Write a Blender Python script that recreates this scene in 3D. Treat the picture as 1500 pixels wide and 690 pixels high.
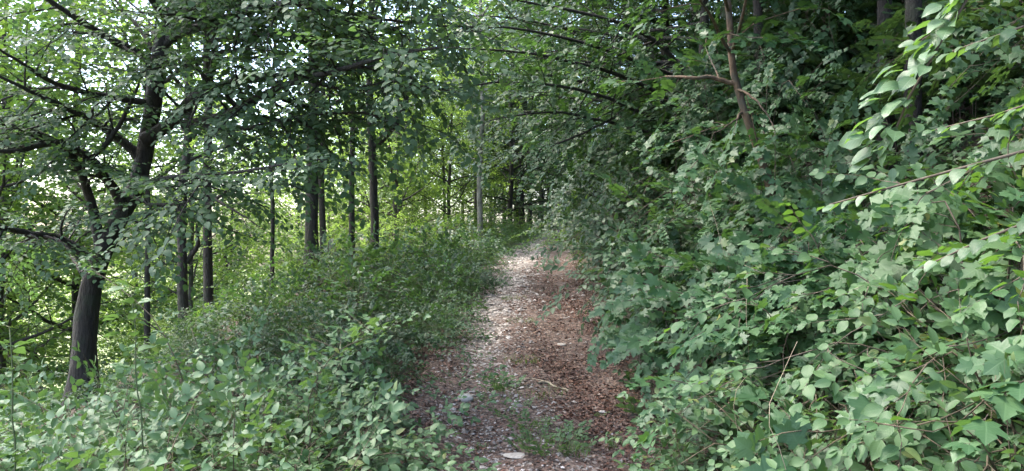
import bpy, math, random
import numpy as np
from math import radians, sin, cos, pi

# ------------------------------------------------------------------ camera, sky, sun, exposure
scene = bpy.context.scene
for o in list(bpy.data.objects):
    bpy.data.objects.remove(o)
col = scene.collection
CAM = np.array([0.0, 0.0, 1.6])
FPX = 1071.0                      # focal length in photograph pixels (1500 wide)
cd = bpy.data.cameras.new("camera")
cam = bpy.data.objects.new("camera", cd)
col.objects.link(cam)
cam.location = CAM
cam.rotation_euler = (radians(90), 0, 0)
cd.sensor_width = 36.0
cd.lens = 36.0 * FPX / 1500.0
cd.clip_start = 0.05
cd.clip_end = 2000
scene.camera = cam

SUN_EL, SUN_AZ = 60.0, -78.0      # azimuth measured from the view direction, negative = downhill side
world = bpy.data.worlds.new("World")
scene.world = world
world.use_nodes = True
nt = world.node_tree
sky = nt.nodes.new("ShaderNodeTexSky")
sky.sky_type = 'NISHITA'
sky.sun_disc = False
sky.sun_elevation = radians(SUN_EL)
sky.sun_rotation = radians(SUN_AZ)
sky.dust_density = 3.0
sky.air_density = 1.0
sky.ozone_density = 1.0
nt.links.new(sky.outputs[0], nt.nodes["Background"].inputs[0])
nt.nodes["Background"].inputs[1].default_value = 0.15

sd = bpy.data.lights.new("sun", 'SUN')
sd.energy = 1.05
sd.angle = radians(22)
sd.color = (1.0, 0.95, 0.86)
sun = bpy.data.objects.new("sun", sd)
col.objects.link(sun)
_az, _el = radians(SUN_AZ), radians(SUN_EL)
sun.location = (sin(_az) * 60, cos(_az) * 60, 60)
sun.rotation_euler = (radians(90 - SUN_EL), 0, -_az + pi)

vs = scene.view_settings
vs.view_transform = 'Standard'
vs.look = 'None'
vs.exposure = 2.88
vs.gamma = 1.0
vs.use_curve_mapping = False
scene.render.engine = 'CYCLES'
cy = scene.cycles
cy.max_bounces = 7
cy.diffuse_bounces = 3
cy.glossy_bounces = 2
cy.transmission_bounces = 4
cy.transparent_max_bounces = 4
cy.caustics_reflective = False
cy.caustics_refractive = False
cy.sample_clamp_indirect = 6
cy.use_denoising = True
try:
    cy.denoiser = 'OPENIMAGEDENOISE'
    cy.denoising_input_passes = 'RGB_ALBEDO_NORMAL'
    cy.denoising_prefilter = 'ACCURATE'
except Exception:
    pass

# ------------------------------------------------------------------ small helpers
R = np.random.default_rng(11)


def P(px, py, d):
    """a point d metres ahead of the camera, where the photograph shows it"""
    return np.array([(px - 750) / FPX * d, d, 1.6 - (py - 345) / FPX * d])


def nrm(v):
    v = np.asarray(v, float)
    return v / np.maximum(np.linalg.norm(v, axis=-1, keepdims=True), 1e-9)


def smooth(a, b, x):
    t = np.clip((x - a) / (b - a), 0, 1)
    return t * t * (3 - 2 * t)


def tag(o, label=None, cat=None, group=None, kind=None):
    if label: o["label"] = label
    if cat: o["category"] = cat
    if group: o["group"] = group
    if kind: o["kind"] = kind
    return o


def empty(name, loc, label=None, cat=None, group=None):
    o = bpy.data.objects.new(name, None)
    o.location = tuple(float(v) for v in loc)
    o.empty_display_size = 0.1
    col.objects.link(o)
    return tag(o, label, cat, group)


def mesh_from(name, V, T, uv=None, midx=None, mats=(), smooth_sh=True):
    me = bpy.data.meshes.new(name)
    V = np.ascontiguousarray(V, np.float32)
    T = np.ascontiguousarray(T, np.int32)
    me.vertices.add(len(V))
    me.vertices.foreach_set("co", V.ravel())
    me.loops.add(len(T) * 3)
    me.loops.foreach_set("vertex_index", T.ravel())
    me.polygons.add(len(T))
    me.polygons.foreach_set("loop_start", np.arange(0, len(T) * 3, 3, dtype=np.int32))
    if midx is not None:
        me.polygons.foreach_set("material_index", np.ascontiguousarray(midx, np.int32))
    if smooth_sh:
        me.polygons.foreach_set("use_smooth", np.ones(len(T), bool))
    if uv is not None:
        a = me.attributes.new("leafuv", 'FLOAT2', 'POINT')
        a.data.foreach_set("vector", np.ascontiguousarray(uv, np.float32).ravel())
    for m in mats:
        me.materials.append(m)
    me.update(calc_edges=True)
    return me


def link(name, me, parent=None, loc=None):
    o = bpy.data.objects.new(name, me)
    col.objects.link(o)
    if parent is not None: o.parent = parent
    if loc is not None: o.location = tuple(float(v) for v in loc)
    return o


# ------------------------------------------------------------------ materials
def nodes(name):
    m = bpy.data.materials.new(name)
    m.use_nodes = True
    t = m.node_tree
    t.nodes.clear()
    return m, t, t.nodes.new("ShaderNodeOutputMaterial")


def mixc(t, fac, a, b, mode='MIX'):
    n = t.nodes.new("ShaderNodeMix")
    n.data_type = 'RGBA'
    n.blend_type = mode
    for sock, v in ((n.inputs[0], fac), (n.inputs[6], a), (n.inputs[7], b)):
        if isinstance(v, (int, float)): sock.default_value = v
        elif isinstance(v, tuple): sock.default_value = (*v, 1)
        else: t.links.new(v, sock)
    return n.outputs[2]


def math_n(t, op, a, b=0.0, c=0.0):
    n = t.nodes.new("ShaderNodeMath")
    n.operation = op
    for s, v in zip(n.inputs, (a, b, c)):
        if isinstance(v, (int, float)): s.default_value = v
        else: t.links.new(v, s)
    return n.outputs[0]


def ramp(t, fac, stops, interp='LINEAR'):
    n = t.nodes.new("ShaderNodeValToRGB")
    cr = n.color_ramp
    cr.interpolation = interp
    while len(cr.elements) < len(stops): cr.elements.new(0.5)
    for e, (p, c) in zip(cr.elements, stops):
        e.position = p
        e.color = (*c, 1)
    t.links.new(fac, n.inputs[0])
    return n.outputs[0]


def leaf_mat(name, dark, light, trans, tmix=0.35, rough=0.42, veins=0.16, odd=0.0, spec=0.35):
    m, t, out = nodes(name)
    gi = t.nodes.new("ShaderNodeNewGeometry")
    oi = t.nodes.new("ShaderNodeObjectInfo")
    rnd = math_n(t, 'FRACT', math_n(t, 'ADD', gi.outputs["Random Per Island"], oi.outputs["Random"]))
    c = ramp(t, rnd, [(0, dark), (0.55, tuple(0.5 * (a + b) for a, b in zip(dark, light))), (0.97, light),
                      (1.0, tuple(a * (1 - odd) + b * odd for a, b in zip(light, (0.30, 0.24, 0.03))))])
    at = t.nodes.new("ShaderNodeAttribute")
    at.attribute_name = "leafuv"
    sp = t.nodes.new("ShaderNodeSeparateXYZ")
    t.links.new(at.outputs["Vector"], sp.inputs[0])
    au = math_n(t, 'ABSOLUTE', sp.outputs[0])
    ph = math_n(t, 'SUBTRACT', math_n(t, 'MULTIPLY', sp.outputs[1], 8.0), math_n(t, 'MULTIPLY', au, 2.6))
    side = math_n(t, 'POWER', math_n(t, 'ABSOLUTE', math_n(t, 'COSINE', math_n(t, 'MULTIPLY', ph, pi))), 10.0)
    rib = math_n(t, 'SUBTRACT', 1.0, math_n(t, 'MULTIPLY', au, 14.0))
    v = math_n(t, 'MAXIMUM', math_n(t, 'MULTIPLY', side, 0.5), math_n(t, 'MAXIMUM', rib, 0.0))
    cv = mixc(t, math_n(t, 'MULTIPLY', v, veins), c, tuple(min(1, x * 1.8 + 0.03) for x in light))
    pr = t.nodes.new("ShaderNodeBsdfPrincipled")
    t.links.new(cv, pr.inputs["Base Color"])
    pr.inputs["Roughness"].default_value = rough
    pr.inputs["Specular IOR Level"].default_value = spec
    bp = t.nodes.new("ShaderNodeBump")
    bp.inputs["Strength"].default_value = 0.25
    bp.inputs["Distance"].default_value = 0.002
    t.links.new(math_n(t, 'SUBTRACT', 1.0, v), bp.inputs["Height"])
    t.links.new(bp.outputs[0], pr.inputs["Normal"])
    tr = t.nodes.new("ShaderNodeBsdfTranslucent")
    t.links.new(mixc(t, 0.75, c, trans), tr.inputs[0])
    mx = t.nodes.new("ShaderNodeMixShader")
    mx.inputs[0].default_value = tmix
    t.links.new(pr.outputs[0], mx.inputs[1])
    t.links.new(tr.outputs[0], mx.inputs[2])
    t.links.new(mx.outputs[0], out.inputs[0])
    return m


def bark_mat(name, dark, light, scale=9.0, bump=0.6, patches=None):
    m, t, out = nodes(name)
    tc = t.nodes.new("ShaderNodeTexCoord")
    mp = t.nodes.new("ShaderNodeMapping")
    mp.inputs["Scale"].default_value = (scale, scale, scale * 0.28)
    t.links.new(tc.outputs["Object"], mp.inputs[0])
    n1 = t.nodes.new("ShaderNodeTexNoise")
    n1.inputs["Scale"].default_value = 2.2
    n1.inputs["Detail"].default_value = 6
    n1.inputs["Roughness"].default_value = 0.65
    t.links.new(mp.outputs[0], n1.inputs["Vector"])
    c = ramp(t, n1.outputs[0], [(0.32, dark), (0.68, light)])
    if patches:
        n2 = t.nodes.new("ShaderNodeTexNoise")
        n2.inputs["Scale"].default_value = 5.5
        n2.inputs["Detail"].default_value = 4
        t.links.new(tc.outputs["Object"], n2.inputs["Vector"])
        f = ramp(t, n2.outputs[0], [(0.52, (0, 0, 0)), (0.62, (1, 1, 1))])
        c = mixc(t, f, c, patches)
    pr = t.nodes.new("ShaderNodeBsdfPrincipled")
    t.links.new(c, pr.inputs["Base Color"])
    pr.inputs["Roughness"].default_value = 0.85
    bp = t.nodes.new("ShaderNodeBump")
    bp.inputs["Strength"].default_value = bump
    bp.inputs["Distance"].default_value = 0.03
    t.links.new(n1.outputs[0], bp.inputs["Height"])
    t.links.new(bp.outputs[0], pr.inputs["Normal"])
    t.links.new(pr.outputs[0], out.inputs[0])
    return m


def island_mat(name, stops, rough=0.8):
    m, t, out = nodes(name)
    gi = t.nodes.new("ShaderNodeNewGeometry")
    oi = t.nodes.new("ShaderNodeObjectInfo")
    rnd = math_n(t, 'FRACT', math_n(t, 'ADD', gi.outputs["Random Per Island"], oi.outputs["Random"]))
    c = ramp(t, rnd, stops)
    tc = t.nodes.new("ShaderNodeTexCoord")
    n1 = t.nodes.new("ShaderNodeTexNoise")
    n1.inputs["Scale"].default_value = 40
    n1.inputs["Detail"].default_value = 4
    t.links.new(tc.outputs["Object"], n1.inputs["Vector"])
    c = mixc(t, 0.6, c, ramp(t, n1.outputs[0], [(0.3, (0.55, 0.55, 0.55)), (0.7, (1.3, 1.3, 1.3))]), 'MULTIPLY')
    pr = t.nodes.new("ShaderNodeBsdfPrincipled")
    t.links.new(c, pr.inputs["Base Color"])
    pr.inputs["Roughness"].default_value = rough
    t.links.new(pr.outputs[0], out.inputs[0])
    return m


M_LIME = leaf_mat("leaf_lime", (0.036, 0.074, 0.040), (0.076, 0.124, 0.066), (0.14, 0.27, 0.05), 0.38, 0.58, spec=0.3)
M_SUNNY = leaf_mat("leaf_sunny", (0.062, 0.130, 0.028), (0.120, 0.200, 0.050), (0.32, 0.48, 0.08), 0.52, 0.5)  # yellow-green leaves, sunlight of the open slope put into the colour
M_FRESH = leaf_mat("leaf_fresh", (0.036, 0.090, 0.024), (0.075, 0.145, 0.040), (0.20, 0.34, 0.04), 0.42, 0.5)
M_BRAM = leaf_mat("leaf_bramble", (0.036, 0.085, 0.034), (0.088, 0.150, 0.066), (0.16, 0.30, 0.05), 0.28, 0.45, odd=0.3)
M_HAZEL = leaf_mat("leaf_hazel", (0.032, 0.076, 0.030), (0.074, 0.130, 0.056), (0.18, 0.38, 0.03), 0.30, 0.5, 0.26, odd=0.6, spec=0.3)
M_PALE = leaf_mat("leaf_pale", (0.046, 0.092, 0.042), (0.092, 0.150, 0.082), (0.20, 0.40, 0.04), 0.32, 0.42, 0.34, spec=0.45)
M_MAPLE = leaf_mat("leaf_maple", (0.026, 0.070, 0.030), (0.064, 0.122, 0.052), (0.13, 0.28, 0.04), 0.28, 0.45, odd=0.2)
M_DARK = leaf_mat("leaf_shade", (0.022, 0.054, 0.024), (0.050, 0.095, 0.042), (0.10, 0.20, 0.03), 0.28, 0.45)  # dark leaves, canopy shade partly put into the colour
M_BARK_D = bark_mat("bark_dark", (0.007, 0.006, 0.005), (0.042, 0.034, 0.029), 14, 1.6, patches=(0.022, 0.026, 0.016))
M_BARK_G = bark_mat("bark_grey", (0.030, 0.026, 0.022), (0.100, 0.088, 0.074), patches=(0.035, 0.050, 0.025))
M_BARK_P = bark_mat("bark_pale", (0.130, 0.120, 0.100), (0.300, 0.285, 0.250), 7, 0.3, patches=(0.10, 0.10, 0.08))
M_BARK_B = bark_mat("bark_brown", (0.040, 0.026, 0.017), (0.170, 0.112, 0.072), 14, 0.8, patches=(0.07, 0.06, 0.045))
M_TWIG = bark_mat("twig_brown", (0.040, 0.030, 0.022), (0.110, 0.085, 0.060), 20, 0.1)
M_STEM = bark_mat("stem_green", (0.060, 0.090, 0.035), (0.130, 0.150, 0.070), 20, 0.1)
M_CANE = bark_mat("cane_red", (0.045, 0.036, 0.022), (0.100, 0.075, 0.045), 20, 0.1)
M_DEAD = bark_mat("dead_wood", (0.200, 0.155, 0.100), (0.380, 0.310, 0.220), 20, 0.2)


def ground_material(name, path):
    m, t, out = nodes(name)
    tc = t.nodes.new("ShaderNodeTexCoord")

    def noise(scale, detail=5, rough=0.6):
        n = t.nodes.new("ShaderNodeTexNoise")
        n.inputs["Scale"].default_value = scale
        n.inputs["Detail"].default_value = detail
        n.inputs["Roughness"].default_value = rough
        t.links.new(tc.outputs["Object"], n.inputs["Vector"])
        return n.outputs[0]
    pr = t.nodes.new("ShaderNodeBsdfPrincipled")
    pr.inputs["Roughness"].default_value = 0.9
    bp = t.nodes.new("ShaderNodeBump")
    if path:
        vo = t.nodes.new("ShaderNodeTexVoronoi")
        vo.inputs["Scale"].default_value = 34
        t.links.new(tc.outputs["Object"], vo.inputs["Vector"])
        sp = t.nodes.new("ShaderNodeSeparateColor")
        t.links.new(vo.outputs["Color"], sp.inputs[0])
        litter = ramp(t, sp.outputs[0], [(0.0, (0.030, 0.020, 0.016)), (0.45, (0.076, 0.048, 0.037)), (0.8, (0.126, 0.080, 0.061)), (1.0, (0.190, 0.150, 0.122))])
        stone = ramp(t, sp.outputs[1], [(0.0, (0.150, 0.125, 0.105)), (0.6, (0.300, 0.270, 0.240)), (1.0, (0.520, 0.490, 0.460))])
        at = t.nodes.new("ShaderNodeAttribute")
        at.attribute_name = "rut"
        f = math_n(t, 'ADD', at.outputs["Fac"], math_n(t, 'MULTIPLY', math_n(t, 'SUBTRACT', noise(2.2, 6, 0.7), 0.5), 1.8))
        f = math_n(t, 'ADD', f, math_n(t, 'MULTIPLY', math_n(t, 'SUBTRACT', sp.outputs[2], 0.5), 0.5))
        f = ramp(t, f, [(0.42, (0, 0, 0)), (0.62, (1, 1, 1))])
        c = mixc(t, f, litter, stone)
        t.links.new(c, pr.inputs["Base Color"])
        t.links.new(vo.outputs["Distance"], bp.inputs["Height"])
        bp.inputs["Strength"].default_value = 0.7
        bp.inputs["Distance"].default_value = 0.02
    else:
        a = noise(1.3, 8, 0.7)
        b = noise(30, 6, 0.7)
        c = ramp(t, a, [(0.3, (0.032, 0.024, 0.016)), (0.5, (0.070, 0.046, 0.030)), (0.7, (0.045, 0.060, 0.024))])
        c = mixc(t, 0.7, c, ramp(t, b, [(0.3, (0.4, 0.4, 0.4)), (0.7, (1.5, 1.5, 1.5))]), 'MULTIPLY')
        # pale meadows of the valley floor, far below the wood
        at = t.nodes.new("ShaderNodeAttribute")
        at.attribute_name = "meadow"
        c = mixc(t, at.outputs["Fac"], c, ramp(t, noise(0.03, 4), [(0.35, (0.16, 0.20, 0.07)), (0.65, (0.30, 0.30, 0.14))]))
        t.links.new(c, pr.inputs["Base Color"])
        t.links.new(b, bp.inputs["Height"])
        bp.inputs["Strength"].default_value = 0.8
        bp.inputs["Distance"].default_value = 0.04
    t.links.new(bp.outputs[0], pr.inputs["Normal"])
    t.links.new(pr.outputs[0], out.inputs[0])
    return m


# ------------------------------------------------------------------ terrain
_py = np.array([-40, 0, 5.1, 6.5, 8.5, 11.4, 16.3, 25, 36, 49, 65, 400.])
_pz = np.array([0, 0, 0.0, 0.10, 0.32, 0.60, 0.88, 1.22, 1.58, 1.92, 2.05, 2.1])
_px = np.array([0.3, 0.2, 0.13, 0.13, 0.13, 0.18, 0.42, 1.05, 1.9, 3.2, 6.2, 60.])
_yy = np.linspace(-40, 400, 4401)
_k = np.ones(31) / 31


def _sm(a):
    b = np.interp(_yy, _py, a)
    return np.convolve(np.pad(b, 15, mode='edge'), _k, 'valid')


_zs, _xs = _sm(_pz), _sm(_px)


def path_z(y): return np.interp(y, _yy, _zs)
def path_x(y): return np.interp(y, _yy, _xs)


def wob(x, y, s, seed=0.0):
    return (np.sin(x * s * 1.3 + y * s * 0.7 + seed) + np.sin(-x * s * 0.6 + y * s * 1.7 + 1.3 + seed * 2) + np.sin(x * s * 2.3 + 0.4 * y * s + 4 + seed)) / 3


HALF = 0.86


def ground_z(x, y):
    x = np.asarray(x, float)
    y = np.asarray(y, float)
    u = x - path_x(y)
    z = path_z(y).copy() if hasattr(path_z(y), 'copy') else path_z(y)
    r = np.maximum(u - 1.05, 0)
    bank = 0.75 * r * smooth(0, 0.9, r)
    bank = np.where(r > 22, 0.75 * 22 + (r - 22) * 0.25, bank)
    l = np.maximum(-u - 1.2, 0)
    fall = -0.03 * l - 0.60 * np.maximum(l - 2.0, 0) * smooth(0, 4, l - 2.0)
    fall = np.where(l > 60, -0.63 * 58 - 0.06 - (l - 60) * 0.01, fall)
    n = 0.10 * wob(x, y, 0.9) + 0.04 * wob(x, y, 2.7, 2.0)
    return z + bank + fall + n * smooth(0.9, 1.8, np.abs(u))


def axis(lo, hi, c, n, k):
    a = np.sinh(np.linspace(np.arcsinh((lo - c) / k), np.arcsinh((hi - c) / k), n)) * k + c
    return a


def grid_tris(nx, ny):
    i = np.arange(nx - 1)[None, :] + np.arange(ny - 1)[:, None] * nx
    i = i.ravel()
    return np.concatenate([np.stack([i, i + 1, i + nx + 1], 1), np.stack([i, i + nx + 1, i + nx], 1)])


gx, gy = axis(-900, 500, 0, 240, 4), axis(-60, 900, 6, 260, 6)
GX, GY = np.meshgrid(gx, gy)
GZ = ground_z(GX, GY)
U = GX - path_x(GY)
GZ = GZ - 0.07 * (1 - smooth(0.75, 1.05, np.abs(U))) * (GY < 75)     # the bed the track lies in
me = mesh_from("ground", np.stack([GX, GY, GZ], -1).reshape(-1, 3), grid_tris(240, 260), mats=[ground_material("forest_floor", False)])
a = me.attributes.new("meadow", 'FLOAT', 'POINT')
a.data.foreach_set("value", smooth(45, 62, -U.ravel()).astype(np.float32))
tag(link("ground", me), "dark woodland soil sloping from the bank down to the valley", kind="structure")

ys = np.concatenate([np.arange(-3, 14, 0.07), np.arange(14, 70, 0.2)])
us = np.linspace(-1.25, 1.25, 61)
UU, YY = np.meshgrid(us, ys)
edge = 0.12 * wob(YY * 1.7, YY, 1.1) + 0.06 * wob(YY, YY * 2.3, 3.1)
UU2 = UU + edge * np.sign(UU) * np.abs(UU)
ZZ = path_z(YY) + 0.012 + 0.012 * wob(UU * 3, YY * 3, 1.7) + 0.007 * wob(UU * 9, YY * 9, 1.9, 3)
ZZ = ZZ - 0.035 * np.exp(-((UU + 0.42) / 0.22) ** 2) - 0.03 * np.exp(-((UU - 0.5) / 0.22) ** 2) + 0.02 * np.exp(-(UU / 0.2) ** 2)
ZZ = ZZ - 0.14 * smooth(0.95, 1.25, np.abs(UU))
me = mesh_from("path", np.stack([UU2 + path_x(YY), YY, ZZ], -1).reshape(-1, 3), grid_tris(61, len(ys)), mats=[ground_material("path_litter", True)])
rut = (0.22 + 0.42 * smooth(6.5, 9.5, YY)) * np.exp(-((UU + 0.48) / 0.34) ** 2) + 0.22 * np.exp(-((UU - 0.30) / 0.22) ** 2) * (YY < 7) + 0.34 * smooth(11, 24, YY) + 0.16 * smooth(6.5, 4.5, YY)
a = me.attributes.new("rut", 'FLOAT', 'POINT')
a.data.foreach_set("value", np.clip(rut, 0, 1).ravel().astype(np.float32))
tag(link("path", me), "stony woodland track covered with red-brown leaf litter", kind="structure")


def path_top(x, y):
    u = x - path_x(y)
    z = path_z(y) + 0.012 - 0.035 * np.exp(-((u + 0.42) / 0.22) ** 2) - 0.03 * np.exp(-((u - 0.5) / 0.22) ** 2) + 0.02 * np.exp(-(u / 0.2) ** 2)
    return np.where(np.abs(u) < 1.0, z, ground_z(x, y))


# ------------------------------------------------------------------ leaf shapes (base at the origin, length 1 along +Y, face up)
def ovate(ts, ws, fold=0.25, droop=0.18, tooth=0.0, side=0.0):
    V, uv = [(0, 0, 0)], [(0, 0)]
    W = max(ws)
    for i, (t, w) in enumerate(zip(ts, ws)):
        w2 = w * (1 + (tooth if i % 2 else -tooth))
        z = -droop * t * t
        x0 = side * t * t
        wv = 0.035 * W / 0.35 * math.sin(9 * t + 3 * side * 30) if len(ts) > 3 else 0
        V += [(x0 - w2, t, z + fold * w2 + wv), (x0, t, z), (x0 + w2, t, z + fold * w2 - wv * 0.8)]
        uv += [(-w / W, t), (0, t), (w / W, t)]
    V.append((side, 1, -droop)); uv.append((0, 1))
    T, n = [(0, 2, 1), (0, 3, 2)], len(ts)
    for i in range(n - 1):
        a, b = 1 + 3 * i, 4 + 3 * i
        T += [(a, a + 1, b + 1), (a, b + 1, b), (a + 1, a + 2, b + 2), (a + 1, b + 2, b + 1)]
    a = 1 + 3 * (n - 1)
    T += [(a, a + 1, a + 3), (a + 1, a + 2, a + 3)]
    return np.array(V, float), np.array(T), np.array(uv, float)


def lobed(outline, fold=0.12, droop=0.25, c=(0, 0.32)):
    half = outline
    pts = [(0, 0)] + half + [(0, 1)] + [(-x, y) for x, y in reversed(half)]
    V = [(c[0], c[1], 0)] + [(x, y, fold * abs(x) - droop * ((x * x) * 0.8 + max(y - .3, 0) ** 2)) for x, y in pts]
    uv = [(0, c[1])] + [(x * 1.6, y) for x, y in pts]
    n = len(pts)
    T = [(0, 1 + i, 1 + (i + 1) % n) for i in range(n)]
    return np.array(V, float), np.array(T), np.array(uv, float)


def rhomb(w, t, fold, droop):
    return (np.array([(0, 0, 0), (-w, t, fold), (w, t, fold), (0, 1, -droop)], float), np.array([(0, 3, 1), (0, 2, 3)]), np.array([(0, 0), (-1, t), (1, t), (0, 1)], float))


def prof(ts, wmax, peak, tip=1.0):
    ts = np.asarray(ts)
    a = np.where(ts < peak, np.sin(ts / peak * pi / 2) ** 0.65, np.maximum(np.cos((ts - peak) / (1 - peak) * pi / 2), 0) ** tip)
    return list(wmax * a)


tn = [0.08, 0.22, 0.40, 0.58, 0.75, 0.89]
tm = [0.28, 0.68]
SYC = [(0.20, -0.12), (0.46, -0.06), (0.36, 0.10), (0.40, 0.20), (0.66, 0.36), (0.58, 0.44), (0.62, 0.56), (0.40, 0.54), (0.26, 0.52), (0.32, 0.66), (0.18, 0.80)]
MPL = [(0.18, -0.10), (0.46, 0.00), (0.32, 0.24), (0.60, 0.54), (0.22, 0.56), (0.24, 0.74)]
MPF = [(0.44, 0.02), (0.56, 0.54), (0.22, 0.60)]
TWIG = (np.array([(1, 0, 0), (-0.5, 0, 0.87), (-0.5, 0, -0.87), (0, 1, 0)], float), np.array([(0, 1, 3), (1, 2, 3), (2, 0, 3)]), np.zeros((4, 2)))
KIND = {
    # near, mid, far: ov = pointed oval, hz = broad rounded, mp = lobed
    'ov_n0': ovate(tn, prof(tn, 0.31, 0.42, 1.1), 0.30, 0.20, 0.04, 0.03), 'ov_n1': ovate(tn, prof(tn, 0.33, 0.45, 1.1), 0.18, 0.34, 0.04, -0.05),
    'ov_n2': ovate(tn, prof(tn, 0.28, 0.40, 1.1), 0.42, 0.10, 0.04, 0.06),
    'ov_m0': ovate(tm, [0.29, 0.24], 0.28, 0.22), 'ov_m1': ovate(tm, [0.31, 0.25], 0.15, 0.36, 0, 0.05), 'ov_m2': ovate(tm, [0.28, 0.21], 0.4, 0.10, 0, -0.05),
    'ov_f0': rhomb(0.36, 0.45, 0.10, 0.16), 'ov_f1': rhomb(0.33, 0.5, 0.04, 0.26), 'ov_f2': rhomb(0.40, 0.45, 0.15, 0.08),
    'hz_n0': ovate(tn, prof(tn, 0.37, 0.46, 0.95), 0.16, 0.22, 0.05, 0.03), 'hz_n1': ovate(tn, prof(tn, 0.39, 0.44, 0.95), 0.26, 0.32, 0.05, -0.04),
    'hz_n2': ovate(tn, prof(tn, 0.35, 0.48, 0.9), 0.08, 0.14, 0.05, 0.05),
    'hz_m0': ovate(tm, [0.37, 0.30], 0.2, 0.25), 'hz_m1': ovate(tm, [0.38, 0.31], 0.1, 0.35, 0, 0.04), 'hz_m2': ovate(tm, [0.36, 0.28], 0.3, 0.15, 0, -0.04),
    'mp_n0': lobed(SYC, 0.16, 0.28), 'mp_n1': lobed(SYC, 0.05, 0.42), 'mp_n2': lobed(SYC, 0.28, 0.20),
    'mp_m0': lobed(MPL, 0.16, 0.28), 'mp_m1': lobed(MPL, 0.05, 0.42), 'mp_m2': lobed(MPL, 0.28, 0.20),
    'mp_f0': lobed(MPF, 0.2, 0.28), 'mp_f1': lobed(MPF, 0.05, 0.4), 'mp_f2': lobed(MPF, 0.3, 0.2),
    'tw': TWIG,
}


def mats4(pos, ydir, nor, sc):
    """(N,4,4) frames: +Y along ydir, +Z near nor, uniform scale sc (or (N,3))"""
    pos, ydir, nor = np.atleast_2d(pos), nrm(np.atleast_2d(ydir)), np.atleast_2d(nor)
    x = nrm(np.cross(ydir, nor))
    z = np.cross(x, ydir)
    sc = np.asarray(sc, float)
    if sc.ndim < 2: sc = np.repeat(np.broadcast_to(sc, (len(pos),))[:, None], 3, 1)
    M = np.zeros((len(pos), 4, 4))
    M[:, :3, 0] = x * sc[:, :1]
    M[:, :3, 1] = ydir * sc[:, 1:2]
    M[:, :3, 2] = z * sc[:, 2:3]
    M[:, :3, 3] = pos
    M[:, 3, 3] = 1
    return M


class Fol:
    def __init__(self): self.d = {}
    def add(self, kind, M): self.d.setdefault(kind, []).append(M)
    def add_template(self, tpl, T):
        for k, M in tpl.items():
            self.add(k, np.einsum('nij,kjl->nkil', T, M).reshape(-1, 4, 4))
    def all(self): return {k: np.concatenate(v) for k, v in self.d.items()}


def fol_mesh(name, d, mats, origin=(0, 0, 0), shape=KIND):
    Vs, Ts, Us, Is, off = [], [], [], [], 0
    for k, M in d.items():
        if not len(M): continue
        v, t, uv = shape[k]
        W = np.einsum('nij,vj->nvi', M[:, :3, :3], v) + M[:, None, :3, 3] - np.asarray(origin)
        Vs.append(W.reshape(-1, 3))
        Ts.append((t[None] + (np.arange(len(M)) * len(v))[:, None, None] + off).reshape(-1, 3))
        Us.append(np.tile(uv, (len(M), 1)))
        Is.append(np.full(len(M) * len(t), 1 if k == 'tw' else 0))
        off += len(M) * len(v)
    if not Vs: return None
    return mesh_from(name, np.concatenate(Vs), np.concatenate(Ts), np.concatenate(Us), np.concatenate(Is), mats)


# ------------------------------------------------------------------ leafy shoots, as frames of single leaves along a twig on +Y
def shoot(species, lod, n, L, leaf, ang=52, tilt=0.24, r=None, droop=0.10, opposite=False):
    r = r or R
    tpl = {}
    ax = lambda t: np.array([0.03 * L * math.sin(t * 5), t * L, -droop * L * t * t])
    i = 0
    for s in range(n):
        t = 0.10 + 0.9 * (s + r.uniform(-.2, .2)) / max(n - 1, 1)
        for side in ((-1, 1) if opposite else ((-1) ** s,)):
            a = radians(ang + r.uniform(-14, 14)) * (1 - 0.35 * t) * side
            d = np.array([math.sin(a), math.cos(a), r.uniform(-.30, .18)])
            nor = np.array([r.normal(0, tilt), r.normal(0, tilt) - 0.1, 1.0])
            sz = leaf * (0.72 + 0.5 * math.sin(pi * min(max(t, 0), 1) ** 0.8)) * r.uniform(0.75, 1.18)
            k = f"{species}_{lod}{i % 3}"
            i += 1
            pet = 0.18 * leaf
            p = ax(t)
            tpl.setdefault(k, []).append(mats4(p + nrm(d) * pet, d, nor, sz)[0])
            if lod == 'n': tpl.setdefault('tw', []).append(mats4(p, d, nor, np.array([[.0012, pet * 1.1, .0012]]))[0])
    tpl.setdefault(f"{species}_{lod}0", []).append(mats4(ax(1.0), [0, 1, -.2], [0, 0, 1], leaf * 0.9)[0])
    m = 3
    for s in range(m):
        a, b = ax(s / m), ax((s + 1) / m)
        q = 0.0022 * (1.4 - s / m)
        tpl.setdefault('tw', []).append(mats4(a, b - a, [0, 0, 1], np.array([[q, np.linalg.norm(b - a) * 1.15, q]]))[0])
    return {k: np.array(v) for k, v in tpl.items()}


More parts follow.
